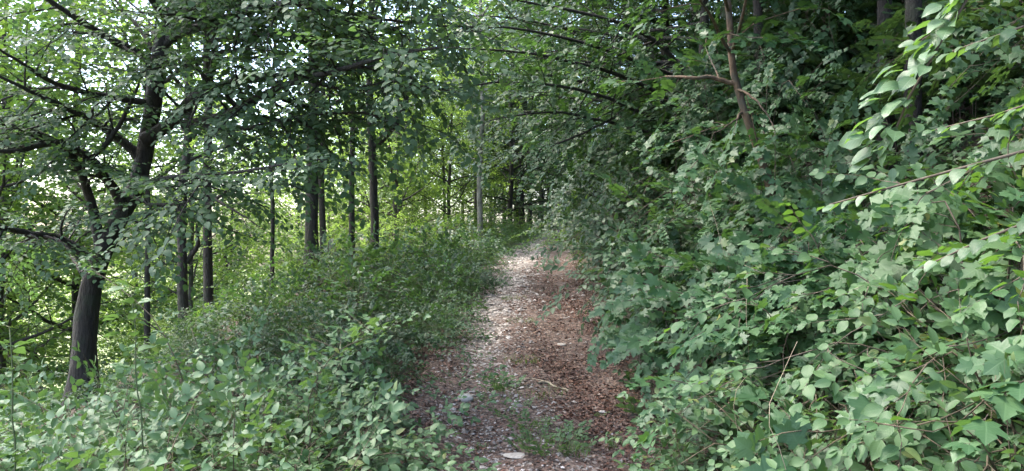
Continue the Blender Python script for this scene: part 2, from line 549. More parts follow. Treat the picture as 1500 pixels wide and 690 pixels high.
def trifoliate(lod, n, L, leaf, r=None):
    r = r or R
    tpl = {}
    i = 0
    for s in range(n):
        t = (s + 0.6) / n
        side = (-1) ** s
        a = radians(r.uniform(35, 75)) * side
        d = nrm(np.array([math.sin(a), math.cos(a), r.uniform(.0, .5)]))
        p0 = np.array([0, t * L, -0.06 * t * t])
        pet = leaf * r.uniform(0.6, 1.0)
        p = p0 + d * pet
        nor = nrm(np.array([r.normal(0, .2), r.normal(0, .2), 1.0]))
        xx = nrm(np.cross(d, nor))
        sz = leaf * r.uniform(0.75, 1.15)
        tpl.setdefault('tw', []).append(mats4(p0, d, nor, np.array([[.0013, pet, .0013]]))[0])
        for q, (ca, k) in enumerate(((0, 1.08), (68, 0.86), (-68, 0.86))):
            dd = d * math.cos(radians(ca)) + xx * math.sin(radians(ca)) + np.array([0, 0, -.12])
            st = p + (d * 0.22 * sz if q == 0 else 0)
            tpl.setdefault(f"ov_{lod}{i % 3}", []).append(mats4(st, dd, nor + r.normal(0, .18, 3), sz * k)[0])
            i += 1
    q = 0.0024
    tpl.setdefault('tw', []).append(mats4([0, 0, 0], [0, 1, -.03], [0, 0, 1], np.array([[q, L, q]]))[0])
    return {k: np.array(v) for k, v in tpl.items()}


def kit(fn, n=6): return [fn() for _ in range(n)]


TPL = {
    'lime_m': kit(lambda: shoot('hz', 'm', 9, 0.34, 0.056)),
    'lime_f': kit(lambda: shoot('ov', 'f', 8, 0.50, 0.105)),
    'sun_f': kit(lambda: shoot('ov', 'f', 9, 0.60, 0.110, tilt=0.4)),
    'sun_m': kit(lambda: shoot('ov', 'm', 9, 0.40, 0.070, tilt=0.4)),
    'maple_m': kit(lambda: shoot('mp', 'm', 5, 0.28, 0.070, opposite=True, tilt=0.30, droop=0.3)),
    'maple_f': kit(lambda: shoot('mp', 'f', 6, 0.34, 0.068, opposite=True, tilt=0.30, droop=0.3)),
    'maple_s': kit(lambda: shoot('mp', 'f', 6, 0.28, 0.058, opposite=True, tilt=0.30, droop=0.3)),
    'maple_n': kit(lambda: shoot('mp', 'm', 4, 0.22, 0.070, opposite=True, tilt=0.3, droop=0.3)),
    'lobe_n': kit(lambda: shoot('mp', 'n', 4, 0.26, 0.082, opposite=True, tilt=0.3, droop=0.25)),
    'syc_n': kit(lambda: shoot('mp', 'n', 2, 0.16, 0.13, opposite=True, tilt=0.35, droop=0.3)),
    'hazel_n': kit(lambda: shoot('hz', 'n', 7, 0.32, 0.062, tilt=0.30, droop=0.12)),
    'hazel_m': kit(lambda: shoot('hz', 'm', 7, 0.36, 0.080, tilt=0.3)),
    'dog_n': kit(lambda: shoot('ov', 'n', 4, 0.24, 0.056, opposite=True, tilt=0.25)),
    'dog_m': kit(lambda: shoot('ov', 'm', 5, 0.30, 0.066, opposite=True, tilt=0.35)),
    'bram_n': kit(lambda: trifoliate('m', 6, 0.34, 0.056)),
    'bram_m': kit(lambda: trifoliate('m', 5, 0.34, 0.066)),
    'bram_f': kit(lambda: trifoliate('f', 5, 0.42, 0.090)),
}


# ------------------------------------------------------------------ woody skeletons
def tube(paths, origin, sides=7, knots=0.0, cap=True):
    """paths: list of (points, radii) -> one mesh's arrays"""
    Vs, Ts, off = [], [], 0
    for pts, rad in paths:
        pts = np.asarray(pts, float)
        rad = np.asarray(rad, float)
        n = len(pts)
        tan = nrm(np.gradient(pts, axis=0))
        ref = np.array([0.31, 0.17, 0.93]) if abs(tan[0][2]) < 0.8 else np.array([0.9, 0.35, 0.1])
        a = nrm(np.cross(tan, ref))
        b = np.cross(tan, a)
        th = np.arange(sides) * 2 * pi / sides
        rr = rad[:, None] * (1 + (knots * R.normal(0, 1, (n, sides)) if knots else 0))
        ring = pts[:, None] + rr[..., None] * (a[:, None] * np.cos(th)[None, :, None] + b[:, None] * np.sin(th)[None, :, None])
        Vs.append(ring.reshape(-1, 3))
        i = (np.arange(n - 1) * sides)[:, None] + np.arange(sides)[None]
        j = (np.arange(n - 1) * sides)[:, None] + (np.arange(sides)[None] + 1) % sides
        Ts.append(np.concatenate([np.stack([i, j, j + sides], -1).reshape(-1, 3), np.stack([i, j + sides, i + sides], -1).reshape(-1, 3)]) + off)
        e = (n - 1) * sides + np.arange(1, sides - 1)
        Ts.append(np.stack([np.full(sides - 2, (n - 1) * sides), e, e + 1], 1) + off)
        off += n * sides
    return np.concatenate(Vs) - np.asarray(origin), np.concatenate(Ts)


def resample(pts, n, wander=0.0, r=None):
    """smooth curve through control points"""
    pts = np.asarray(pts, float)
    d = np.r_[0, np.cumsum(np.linalg.norm(np.diff(pts, axis=0), axis=1))]
    t = np.linspace(0, d[-1], n)
    # Catmull-Rom through Hermite tangents
    m = np.gradient(pts, d, axis=0) if len(pts) > 2 else np.repeat(((pts[1] - pts[0]) / d[-1])[None], 2, 0)
    k = np.clip(np.searchsorted(d, t, 'right') - 1, 0, len(pts) - 2)
    h = d[k + 1] - d[k]
    s = ((t - d[k]) / h)[:, None]
    h = h[:, None]
    out = (2 * s**3 - 3 * s**2 + 1) * pts[k] + (s**3 - 2 * s**2 + s) * h * m[k] + (-2 * s**3 + 3 * s**2) * pts[k + 1] + (s**3 - s**2) * h * m[k + 1]
    if wander:
        r = r or R
        w = np.cumsum(r.normal(0, wander, out.shape), 0)
        w -= np.linspace(0, 1, n)[:, None] * w[-1]
        w[0] = 0
        out += w
    return out


def grow(p, d, L, n, wander=0.12, up=0.0, r=None):
    r = r or R
    pts = [np.asarray(p, float)]
    d = nrm(d)
    for i in range(n):
        d = nrm(d + r.normal(0, wander, 3) + np.array([0, 0, up]))
        pts.append(pts[-1] + d * L / n)
    return np.array(pts)


def side_dir(d, r, ang, flat=0.7):
    """a direction leaving d at about ang degrees, preferably sideways"""
    rnd = r.normal(0, 1, 3) * np.array([1, 1, 1 - flat])
    s = nrm(rnd - np.dot(rnd, d) * d)
    a = radians(ang)
    return nrm(d * cos(a) + s * sin(a))


def leaf_shoots(fol, kits, pos, d, nor, sc, r):
    """put shoots of a kit at many frames"""
    idx = r.integers(0, len(kits), len(pos))
    T = mats4(pos, d, nor, sc)
    flip = r.random(len(pos)) < 0.5
    T[flip, :3, 0] *= -1
    # mirrored frames keep their faces: turn them over again by mirroring is fine for two-sided leaves
    for k in range(len(kits)):
        q = idx == k
        if q.any(): fol.add_template(kits[k], T[q])


def dress(limbs, kits, r, fol, wood, sub_every=0.30, sub_len=(0.5, 1.1), shoot_every=0.13, sc=1.0, start=0.2, flat=0.75, lean=(0, 0, 0), nb=(0, -.15, 1.0), droop=-0.05):
    """limbs: list of (points, r0, r1): grow side twigs on them and put leafy shoots on those"""
    pos, dd, nn = [], [], []
    for pts, r0, r1 in limbs:
        seg = np.linalg.norm(np.diff(pts, axis=0), axis=1)
        cum = np.r_[0, np.cumsum(seg)]
        L = cum[-1]
        m = max(2, int(L * (1 - start) / sub_every))
        for s in np.linspace(start, 1, m):
            x = s * L
            k = min(np.searchsorted(cum, x), len(pts) - 1)
            k = max(k, 1)
            f = (x - cum[k - 1]) / max(seg[k - 1], 1e-6)
            p = pts[k - 1] * (1 - f) + pts[k] * f
            d = nrm(pts[k] - pts[k - 1])
            sl = r.uniform(*sub_len) * (1.15 - 0.6 * s)
            sd = d if s == 1 else side_dir(d, r, r.uniform(35, 75), flat)
            tw = grow(p, nrm(sd + np.asarray(lean)), sl, 4, 0.16, droop, r)
            rb = (r0 + (r1 - r0) * s) * 0.5
            wood.append((tw, np.linspace(min(rb, 0.012 + 0.006 * sl), 0.003, 5)))
            ns = max(2, int(sl / shoot_every))
            tt = np.linspace(0.15, 1.0, ns) * 4
            ki = np.minimum(tt.astype(int), 3)
            fr = (tt - ki)[:, None]
            pp = tw[ki] * (1 - fr) + tw[ki + 1] * fr
            td = nrm(tw[ki + 1] - tw[ki])
            sgn = np.where(np.arange(ns) % 2 == 0, 1, -1)[:, None]
            lat = nrm(np.cross(td, [0, 0, 1.0]) + 1e-4)
            a = np.radians(r.uniform(30, 60, ns))[:, None]
            o = td * np.cos(a) + lat * sgn * np.sin(a)
            o[-1] = td[-1]
            o[:, 2] += r.normal(-0.05, 0.16, ns)
            pos.append(pp); dd.append(o)
            nn.append(np.asarray(nb) + r.normal(0, 0.2, (ns, 3)))
    if pos:
        pos, dd, nn = map(np.concatenate, (pos, dd, nn))
        leaf_shoots(fol, kits, pos, dd, nn, sc * r.uniform(0.8, 1.2, len(pos)), r)


# ------------------------------------------------------------------ turning a plant into objects
LEAF_MESH = {}


def leaf_data(kind, mat):
    key = (kind, mat.name)
    if key not in LEAF_MESH:
        v, t, uv = KIND[kind]
        LEAF_MESH[key] = mesh_from("leaf", v, t, uv, None, [mat])
    return LEAF_MESH[key]


N_LEAF = 0


def put_foliage(parent, fol, leafmat, twigmat, name="foliage", single=0, min_px=15):
    """the plant's leaves: the ones that show largest become objects of their own, the rest one mesh"""
    global N_LEAF
    import mathutils
    d = fol.all()
    org = np.array(parent.location)
    if single:
        cand = []
        for k, M in d.items():
            if k == 'tw': continue
            c = M[:, :3, 3] + 0.5 * M[:, :3, 1]
            sc = np.linalg.norm(M[:, :3, 1], axis=1)
            y = np.maximum(c[:, 1], 0.1)
            px = 750 + c[:, 0] / y * FPX
            pz = 345 - (c[:, 2] - 1.6) / y * FPX
            size = sc * FPX / np.linalg.norm(c - CAM, axis=1)
            ok = (px > -20) & (px < 1520) & (pz > -20) & (pz < 710) & (size > min_px) & (c[:, 1] > 0.3)
            for i in np.nonzero(ok)[0]: cand.append((size[i], k, i))
        cand.sort(key=lambda q: -q[0])
        take = {}
        for s, k, i in cand[:single]: take.setdefault(k, []).append(i)
        for k, ii in take.items():
            for i in ii:
                M = d[k][i].copy()
                M[:3, 3] -= org
                o = bpy.data.objects.new("leaf", leaf_data(k, leafmat))
                o.parent = parent
                o.matrix_local = mathutils.Matrix(M.tolist())
                col.objects.link(o)
                N_LEAF += 1
            d[k] = np.delete(d[k], ii, 0)
    me = fol_mesh(name, d, [leafmat, twigmat], org)
    if me is None: return None
    o = link(name, me, parent)
    o["kind"] = "stuff"
    return o


def put_tube(parent, name, paths, mat, sides=7, knots=0.0, stuff=False):
    V, T = tube(paths, parent.location, sides, knots)
    o = link(name, mesh_from(name, V, T, mats=[mat]), parent)
    if stuff: o["kind"] = "stuff"
    return o


def copy_tree(root, loc, rz=0.0, sc=1.0, label=None, group=None):
    c = root.copy()
    col.objects.link(c)
    c.location = tuple(float(v) for v in loc)
    c.rotation_euler = (0, 0, rz)
    c.scale = (sc, sc, sc)
    if label: c["label"] = label
    if group: c["group"] = group
    for ch in root.children:
        k = ch.copy()
        col.objects.link(k)
        k.parent = c
    return c


def make_tree(name, label, cat, base, H, r0, kits, leafmat, bark, seed, crown0=0.35, spread=2.5, nprim=14, lean=(0, 0), group=None,
              sub_every=0.4, shoot_every=0.16, sub_len=(0.6, 1.3), sc=1.0, trunk_pts=None, limbs=(), nbranch=4, trunk_r1=0.25, sides=9, wander=0.06, az=None, twig=None, elev=(5, 40), nb=(0, -.15, 1.0)):
    """trunk + limbs + crown.  limbs: extra hand-set (points, r0, r1)"""
    r = np.random.default_rng(seed)
    base = np.asarray(base, float)
    e = empty(name, base, label, cat, group)
    if trunk_pts is None:
        ctrl = [base + np.array([lean[0] * s * H, lean[1] * s * H, s * H]) + (r.normal(0, wander, 3) * [1, 1, 0] * H * 0.35 if 0 < s else 0) for s in (0, .2, .4, .6, .8, 1)]
    else:
        ctrl = [np.asarray(p, float) for p in trunk_pts]
    n = 26
    tp = resample(ctrl, n, 0.012 * r0 / 0.1, r)
    s = np.linspace(0, 1, n)
    rad = r0 * (1 - (1 - trunk_r1) * s)
    below = np.array([[0, 0, -0.3]])
    flare = 1 + 0.7 * np.exp(-s * 30)
    tp2 = np.concatenate([tp[:1] + below, tp])
    put_tube(e, "trunk", [(tp2, np.r_[rad[0] * 1.7, rad * flare])], bark, sides, 0.055)
    prim = []
    Ls = np.linalg.norm(np.diff(tp, axis=0), axis=1).sum()
    for i in range(nprim):
        f = crown0 + (1 - crown0) * (i + r.uniform(0, .8)) / nprim
        k = min(int(f * (n - 1)), n - 2)
        p = tp[k]
        th = i * 2.4 + r.uniform(-.5, .5) if az is None else r.uniform(*az)
        el = radians(r.uniform(*elev)) + (f - crown0) * 0.5
        d = np.array([cos(th) * cos(el), sin(th) * cos(el), sin(el)])
        g = (f - crown0) / (1 - crown0)
        L = spread * (0.55 + 0.9 * math.sin(pi * min(0.15 + 0.8 * g, 1))) * r.uniform(0.7, 1.15) * 0.75
        pts = grow(p, d, L, 8, 0.13, -0.012, r)
        prim.append((pts, min(rad[k] * 0.55, 0.012 + 0.018 * L), 0.006))
    allp = list(limbs) + prim
    big = sorted(allp, key=lambda q: -q[1])[:nbranch + len(limbs)]
    bigid = {id(q[0]) for q in big}
    wood, fol = [], Fol()
    for q in allp:
        pr = (q[0], np.linspace(q[1], q[2], len(q[0])))
        if id(q[0]) in bigid: put_tube(e, "branch", [pr], bark, 7, 0.03)
        else: wood.append(pr)
    dress(allp, kits, r, fol, wood, sub_every, sub_len, shoot_every, sc, nb=nb)
    if wood: put_tube(e, "twig_network", wood, twig or bark, 4, 0, True)
    put_foliage(e, fol, leafmat, twig or bark, "crown")
    return e


def make_bush(name, label, cat, base, H, rad, kits, leafmat, stemmat, seed, nstem=9, per=5, single=0, group=None, sc=1.0, lean=(0, 0, 0), arch=0.16, shoot_every=0.11,
              sub_len=(0.25, 0.6), sub_every=0.20, start=0.25, min_px=15, thick=0.008, nb=(0, -.15, 1.0), up0=1.0):
    """stems that rise from the base and arch outwards, with leafy side twigs"""
    r = np.random.default_rng(seed)
    base = np.asarray(base, float)
    e = empty(name, base, label, cat, group)
    limbs = []
    for i in range(nstem):
        th = i * 2.4 + r.uniform(-.4, .4)
        out = np.array([cos(th), sin(th), 0])
        f = math.sqrt((i + 0.5) / nstem)
        p0 = base + out * rad * 0.35 * f
        p0[2] = float(ground_z(p0[0], p0[1])) - 0.05
        hh = H * r.uniform(0.75, 1.1) * (1 - 0.35 * f * f)
        q = out * rad * f * r.uniform(0.75, 1.15)
        ctrl = [p0, p0 + q * 0.22 + np.array([0, 0, hh * 0.5 * up0]) + np.asarray(lean) * 0.25, p0 + q * 0.65 + np.array([0, 0, hh * 0.92]) + np.asarray(lean) * 0.65,
                p0 + q * 1.1 + np.array([0, 0, hh * (1 - arch)]) + np.asarray(lean)]
        pts = resample(ctrl, 10, 0.012, r)
        limbs.append((pts, thick * r.uniform(0.7, 1.3), 0.003))
    wood, fol = [], Fol()
    for q in limbs[:per]:
        put_tube(e, "stem", [(q[0], np.linspace(q[1], q[2], len(q[0])))], stemmat, 5)
    wood = [(q[0], np.linspace(q[1], q[2], len(q[0]))) for q in limbs[per:]]
    dress(limbs, kits, r, fol, wood, sub_every, sub_len, shoot_every, sc, start, 0.55, np.asarray(lean) * 0.35, nb, -0.03)
    if wood: put_tube(e, "twig_network", wood, stemmat, 3, 0, True)
    put_foliage(e, fol, leafmat, stemmat, "foliage", single, min_px)
    return e


def gp(x, y): return np.array([x, y, float(ground_z(x, y))])
def gpx(px, d): return gp((px - 750) / FPX * d, d)


# ================================================================== TREES ON THE DOWNHILL SIDE
# the big dark-barked tree beside the brambles
D = 7.2
b = gpx(118, D)
tr = [b, P(124, 520, D), P(126, 440, D), P(148, 372, D), P(176, 315, D + .05), P(203, 250, D + .1), P(218, 185, D + .1), P(230, 120, D), P(238, 70, D), P(260, 15, D - .1), P(272, -60, D - .1), P(262, -170, D), P(275, -300, D), P(280, -420, D)]


def limb(pp, r0, r1=0.008, n=16, wander=0.006):
    return (resample([P(*q) for q in pp], n, wander), r0, r1)


big_limbs = [
    limb([(148, 365, D), (128, 300, D - .1), (112, 250, D - .2), (75, 208, D - .3), (30, 190, D - .5), (-40, 172, D - .8)], 0.055, 0.016),
    limb([(182, 305, D), (157, 266, D - .1), (130, 232, D - .3), (84, 212, D - .5), (20, 222, D - .7), (-60, 215, D - .9)], 0.055, 0.012),
    limb([(132, 232, D - .3), (160, 206, D - .35), (190, 150, D - .4), (214, 95, D - .4)], 0.03),
    limb([(206, 235, D + .1), (160, 195, D), (125, 175, D - .2), (86, 156, D - .4), (32, 130, D - .7), (-30, 95, D - 1)], 0.05),
    limb([(220, 150, D), (150, 137, D - .2), (120, 132, D - .4), (75, 120, D - .6), (45, 100, D - .8), (-20, 60, D - 1.2)], 0.036),
    limb([(232, 98, D), (195, 72, D - .1), (165, 60, D - .3), (135, 40, D - .5), (100, 20, D - .7), (50, -20, D - 1)], 0.05, 0.015),
    limb([(232, 90, D), (205, 45, D + .1), (178, 15, D + .2), (150, -30, D + .4)], 0.026),
    limb([(212, 205, D), (258, 172, D - .1), (282, 146, D - .2), (320, 130, D - .4), (372, 114, D - .6), (430, 108, D - .9), (500, 95, D - 1.2)], 0.07, 0.012),
    limb([(258, 172, D - .1), (294, 130, D), (314, 95, D + .1), (310, 40, D + .2), (318, -30, D + .3)], 0.05, 0.02),
    limb([(270, 184, D - .1), (320, 168, D - .5), (400, 130, D - 1.0), (480, 104, D - 1.5), (570, 80, D - 1.9), (640, 70, D - 2.2)], 0.045, 0.01),
    limb([(128, 375, D), (82, 350, D - .2), (45, 345, D - .5), (0, 334, D - .8), (-60, 330, D - 1.1)], 0.05, 0.015),
    limb([(120, 400, D), (90, 352, D + .4), (40, 352, D + .8), (-20, 385, D + 1.0)], 0.025, 0.01),
    limb([(195, 275, D), (250, 262, D - .8), (330, 255, D - 1.4), (420, 240, D - 1.8)], 0.03, 0.008),
    limb([(240, 60, D), (330, 30, D - .8), (430, 5, D - 1.4), (560, -20, D - 1.8), (680, -30, D - 2.0)], 0.045, 0.01),
    limb([(250, 30, D), (350, -20, D - .8), (470, -40, D - 1.4), (560, -60, D - 1.8)], 0.045, 0.01),
    limb([(250, 175, D), (340, 190, D - .6), (430, 175, D - 1.0), (520, 165, D - 1.2), (600, 180, D - 1.3)], 0.03, 0.008),
    limb([(310, 60, D), (390, 50, D - .5), (480, 50, D - .9), (570, 40, D - 1.2), (650, 20, D - 1.4)], 0.03, 0.008),
    limb([(240, 120, D), (300, 80, D - .8), (380, 70, D - 1.3)], 0.026, 0.008),
    limb([(190, 285, D), (240, 300, D - .7), (300, 290, D - 1.1)], 0.022, 0.008),
    limb([(340, 110, D - .5), (400, 150, D - .8), (470, 200, D - 1.0)], 0.02, 0.008),
    limb([(430, 108, D - .9), (500, 130, D - 1.2), (580, 120, D - 1.5), (650, 130, D - 1.7)], 0.018, 0.008),
    limb([(430, 5, D - 1.4), (520, 20, D - 1.4), (610, 30, D - 1.5), (700, 40, D - 1.6)], 0.018, 0.008),
]
make_tree("lime_tree", "big dark-barked tree with many crooked limbs, rising behind the bramble patch", "tree", b, 7.5, 0.106, TPL['lime_m'], M_LIME, M_BARK_D, 5,
          crown0=0.50, spread=2.7, nprim=16, trunk_pts=tr, limbs=big_limbs, nbranch=0, trunk_r1=0.4, sides=14, sub_every=0.112, shoot_every=0.082, sub_len=(0.45, 1.0), nb=(0, -.4, 1.0))

# slimmer trunks further down the slope, each placed where the photograph shows it
mid = [
    # px, d, radius, H, crown0, spread, bark, leaf, kit, lean, label
    (272, 12.0, 0.085, 9, .36, 2.4, M_BARK_D, M_SUNNY, 'sun_m', (0, 0), "slim dark tree with a low forked limb, standing close beside a straight twin trunk"),
    (305, 12.6, 0.085, 9.5, .40, 2.2, M_BARK_D, M_SUNNY, 'sun_m', (-.004, 0), "straight dark twin trunk without low limbs, next to the tree with the low fork"),
    (215, 15.0, 0.07, 8, .40, 2.0, M_BARK_D, M_SUNNY, 'sun_m', (0, 0), "thin dark tree standing behind the big crooked tree's trunk"),
    (398, 11.0, 0.035, 6.5, .30, 1.5, M_BARK_D, M_SUNNY, 'sun_m', (.01, 0), "slender dark sapling between the twin trunks and the ivy-dark tree"),
    (455, 13.2, 0.125, 10, .32, 2.6, M_BARK_D, M_FRESH, 'sun_m', (-.004, 0), "thick dark trunk with a leafy sleeve down to the undergrowth"),
    (477, 16.0, 0.075, 9, .42, 2.0, M_BARK_D, M_SUNNY, 'sun_m', (-.02, 0), "leaning thin tree just behind the thick leafy-sleeved trunk"),
    (516, 14.0, 0.062, 9, .36, 2.0, M_BARK_D, M_FRESH, 'sun_m', (-.005, 0), "thin dark stem next to the forked tree, with a twig rising off it"),
    (549, 14.8, 0.088, 10, .44, 2.6, M_BARK_D, M_FRESH, 'sun_m', (0, 0), "dark tree forking into a straight stem and a steep side limb"),
    (703, 22.0, 0.085, 11, .42, 2.2, M_BARK_P, M_FRESH, 'sun_f', (-.008, 0), "pale-barked slender tree standing above the bright shrubs by the track"),
    (650, 27.0, 0.06, 10, .3, 2.4, M_BARK_G, M_SUNNY, 'sun_f', (-.01, 0), "thin grey tree in the bright gap behind the pale-barked tree"),
]
mid_trees = []
for i, (px, d, r0, H, c0, sp, bark, lm, kt, lean, lab) in enumerate(mid):
    b = gpx(px, d)
    lim = []
    if i == 0: lim = [limb([(272, 330, 12.0), (262, 300, 11.9), (245, 275, 11.8), (225, 262, 11.5)], 0.04), limb([(274, 385, 12), (290, 352, 11.9), (288, 330, 11.8)], 0.05, 0.02)]
    if i == 1: lim = [limb([(304, 300, 12.6), (340, 275, 12.4), (375, 245, 12.2), (420, 215, 12)], 0.035), limb([(306, 285, 12.6), (345, 310, 12.3), (390, 338, 12)], 0.03)]
    if i == 6: lim = [limb([(514, 200, 14), (530, 178, 13.9), (540, 160, 13.8), (560, 130, 13.7)], 0.03)]
    if i == 7: lim = [limb([(549, 214, 14.8), (572, 190, 14.7), (592, 160, 14.6), (600, 120, 14.5), (612, 60, 14.4)], 0.085, 0.03)]
    mid_trees.append(make_tree("slim_tree", lab, "tree", b, H, r0, TPL[kt], lm, bark, 40 + i, c0, sp, 14, lean, None, 0.32, 0.18, (0.6, 1.3), 1.0, limbs=lim, nbranch=3, trunk_r1=0.45, wander=0.012))

# ------------------------------------------------------------------ stand of trees behind, copies of four builds
proto = []
for k, (lm, kt, H, r0, sp, c0) in enumerate([(M_SUNNY, 'sun_f', 10, .09, 3.0, .16), (M_FRESH, 'sun_f', 11, .11, 3.2, .14), (M_SUNNY, 'sun_f', 8, .07, 2.4, .08), (M_DARK, 'lime_f', 12, .14, 3.4, .12)]):
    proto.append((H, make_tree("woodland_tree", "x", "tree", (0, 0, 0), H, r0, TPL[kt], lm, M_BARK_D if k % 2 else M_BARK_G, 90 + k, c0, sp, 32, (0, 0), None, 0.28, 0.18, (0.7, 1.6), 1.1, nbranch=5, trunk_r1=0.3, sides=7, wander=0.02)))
LAB = ["airy yellow-green tree", "bright green bushy tree", "small low-branched yellow-green tree", "dark dense tree"]
used = set()
MARKS = [(-4.2, 7.2, "the big crooked tree"), (-5.3, 12.3, "the dark twin trunks"), (-7.5, 15, "the thin dark tree"), (-3.65, 13.2, "the thick leafy-sleeved trunk"), (-3.0, 14.4, "the forked tree"),
         (-0.97, 22, "the pale-barked tree"), (-2.5, 27, "the thin gap tree"), (-2.2, 5.0, "the bramble patch")]
MARKS_UP = [(2.0, 9.0, "the bulging shrub"), (2.9, 10.5, "the roofing maple"), (3.3, 14.5, "the far-reaching dark tree"), (3.6, 18.5, "the speckled pale trunk"), (4.2, 25, "the broad dark tree"), (2.3, 6.1, "the leaning brown trunk"), (3.5, 47, "the bend of the track"), (3, 34, "the climb of the track")]


def where(x, y):
    """what it stands beside, before or behind"""
    ms = MARKS if x < path_x(y) - .5 else MARKS_UP
    mx, my, nm = min(ms, key=lambda m: abs(m[0] / m[1] - x / y) * 14 + abs(m[1] - y) * .35)
    rel = "beside" if abs(my - y) < 1.3 else "before" if y < my else "just behind" if y - my < 5 else "well behind" if y - my < 14 else "far behind"
    side = "" if abs(mx * y / my - x) < .8 else ", valley side" if x < mx * y / my else ", bank side"
    return f"{rel} {nm}{side}"




def plant(k, x, y, sc=1.0, lab=None, grp="trees of the sunlit stand"):
    loc = gp(x, y)
    lab = (lab or LAB[k]) + " " + where(x, y)
    rz = R.uniform(0, 6.28)
    root = proto[k][1]
    if k not in used:
        used.add(k)
        root.location = tuple(loc); root.rotation_euler = (0, 0, rz); root.scale = (sc,) * 3
        tag(root, lab, "tree", grp)
        return root
    return copy_tree(root, loc, rz, sc, lab, grp)


stand = [(2, -7.2, 16.5), (1, -12, 20), (2, -8.8, 23), (0, -5.2, 27), (1, -17, 33), (0, -8, 35), (2, -3.8, 31), (1, -5.5, 40), (0, -2.6, 38),
         (2, -20, 28), (0, -21, 41), (2, -1.2, 46), (0, -3.5, 52), (1, -9, 55), (0, -16, 52), (1, -0.6, 55), (2, -4.6, 24.5), (2, -3.4, 22), (2, -7, 28), (2, -2.2, 27), (1, -15, 38), (1, -24, 34), (0, -1.6, 34), (2, 0.0, 36), (1, -22, 50), (0, -7, 47), (2, -10.5, 36), (2, -14.5, 29), (1, -11.5, 15), (0, -15.5, 20), (1, -19, 25), (0, -25, 34), (0, -12.5, 18)]
for k, x, y in stand: plant(k, x, y, R.uniform(0.85, 1.15) * (1.3 if x < -9 else 1.0))
for x, y in [(0.3, 37), (-0.4, 41), (1.0, 43), (2.0, 50), (5.5, 58), (8.5, 62), (3.5, 66), (0.2, 56), (1.9, 47), (4.6, 52), (-1.4, 46), (3.0, 60), (4.2, 64), (2.2, 58), (5.2, 70), (-.1, 31), (0.5, 34)]:
    plant(3, x, y, R.uniform(0.8, 1.1), None, "dark trees at the bend")

# ================================================================== TREES ON THE UPHILL BANK
LABR = "dark dense tree up the bank"
for x, y in [(5.6, 12.5), (8.8, 9.8), (6.4, 15.5), (9.5, 14), (4.8, 19), (7.4, 23), (6.2, 29), (9.4, 33), (11, 19), (8, 41), (12, 26)]:
    plant(3, x, y, R.uniform(0.75, 1.0), LABR, "dark trees up the bank")

tall = make_tree("tall_tree", "bare-stemmed dark tree in the shaded recess behind the high lobed-leaf shrub", "tree", gp(3.9, 7.6), 11, .075, TPL['lime_f'], M_DARK, M_BARK_D, 150, .46, 4.2, 30, (0, 0), "bare-stemmed trees in the recess", 0.26, 0.18, (0.7, 1.7), 1.2, nbranch=4, trunk_r1=.4, sides=8, wander=.015)  # dense crowns above the view, added to shade the recess
for x, y, q in [(3.6, 6.6, .95), (3.2, 9.3, .95), (5.4, 5.9, 1.0), (6.4, 8.4, 1.05), (4.9, 10.4, .95), (4.6, 3.7, .9), (7.2, 5.0, 1.1), (3.6, 1.2, .85), (8.2, 7.4, 1.1)]:
    copy_tree(tall, gp(x, y), R.uniform(0, 6.28), q, "bare-stemmed dark tree in the shaded recess " + where(x, y))

# leaning brown trunk with a bare arm
D = 6.1
b = gp(2.36, 6.1)
tr = [b, P(1150, 335, D), P(1136, 296, D), P(1116, 240, D), P(1098, 190, D), P(1078, 130, D), P(1070, 100, D), P(1066, 40, D), P(1060, -30, D), P(1040, -140, D), P(1030, -280, D)]
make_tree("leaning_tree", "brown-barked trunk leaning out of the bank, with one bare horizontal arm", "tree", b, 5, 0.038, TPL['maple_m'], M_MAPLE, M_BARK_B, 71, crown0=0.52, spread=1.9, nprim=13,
          trunk_pts=tr, limbs=[limb([(1076, 122, D), (1050, 117, D), (1010, 115, D), (975, 112, D + .2)], 0.022, 0.008),
                               limb([(1082, 140, D), (1110, 175, D + .1), (1120, 190, D + .2)], 0.012), limb([(1088, 165, D), (1075, 175, D - .4), (1045, 195, D - .8)], .012, .004), limb([(1080, 130, D), (1110, 150, D - .4), (1135, 190, D - .7)], .012, .004)], nbranch=3, trunk_r1=0.55, sub_every=0.26, shoot_every=0.14, sub_len=(0.4, 0.9), az=(1.6, 4.9))

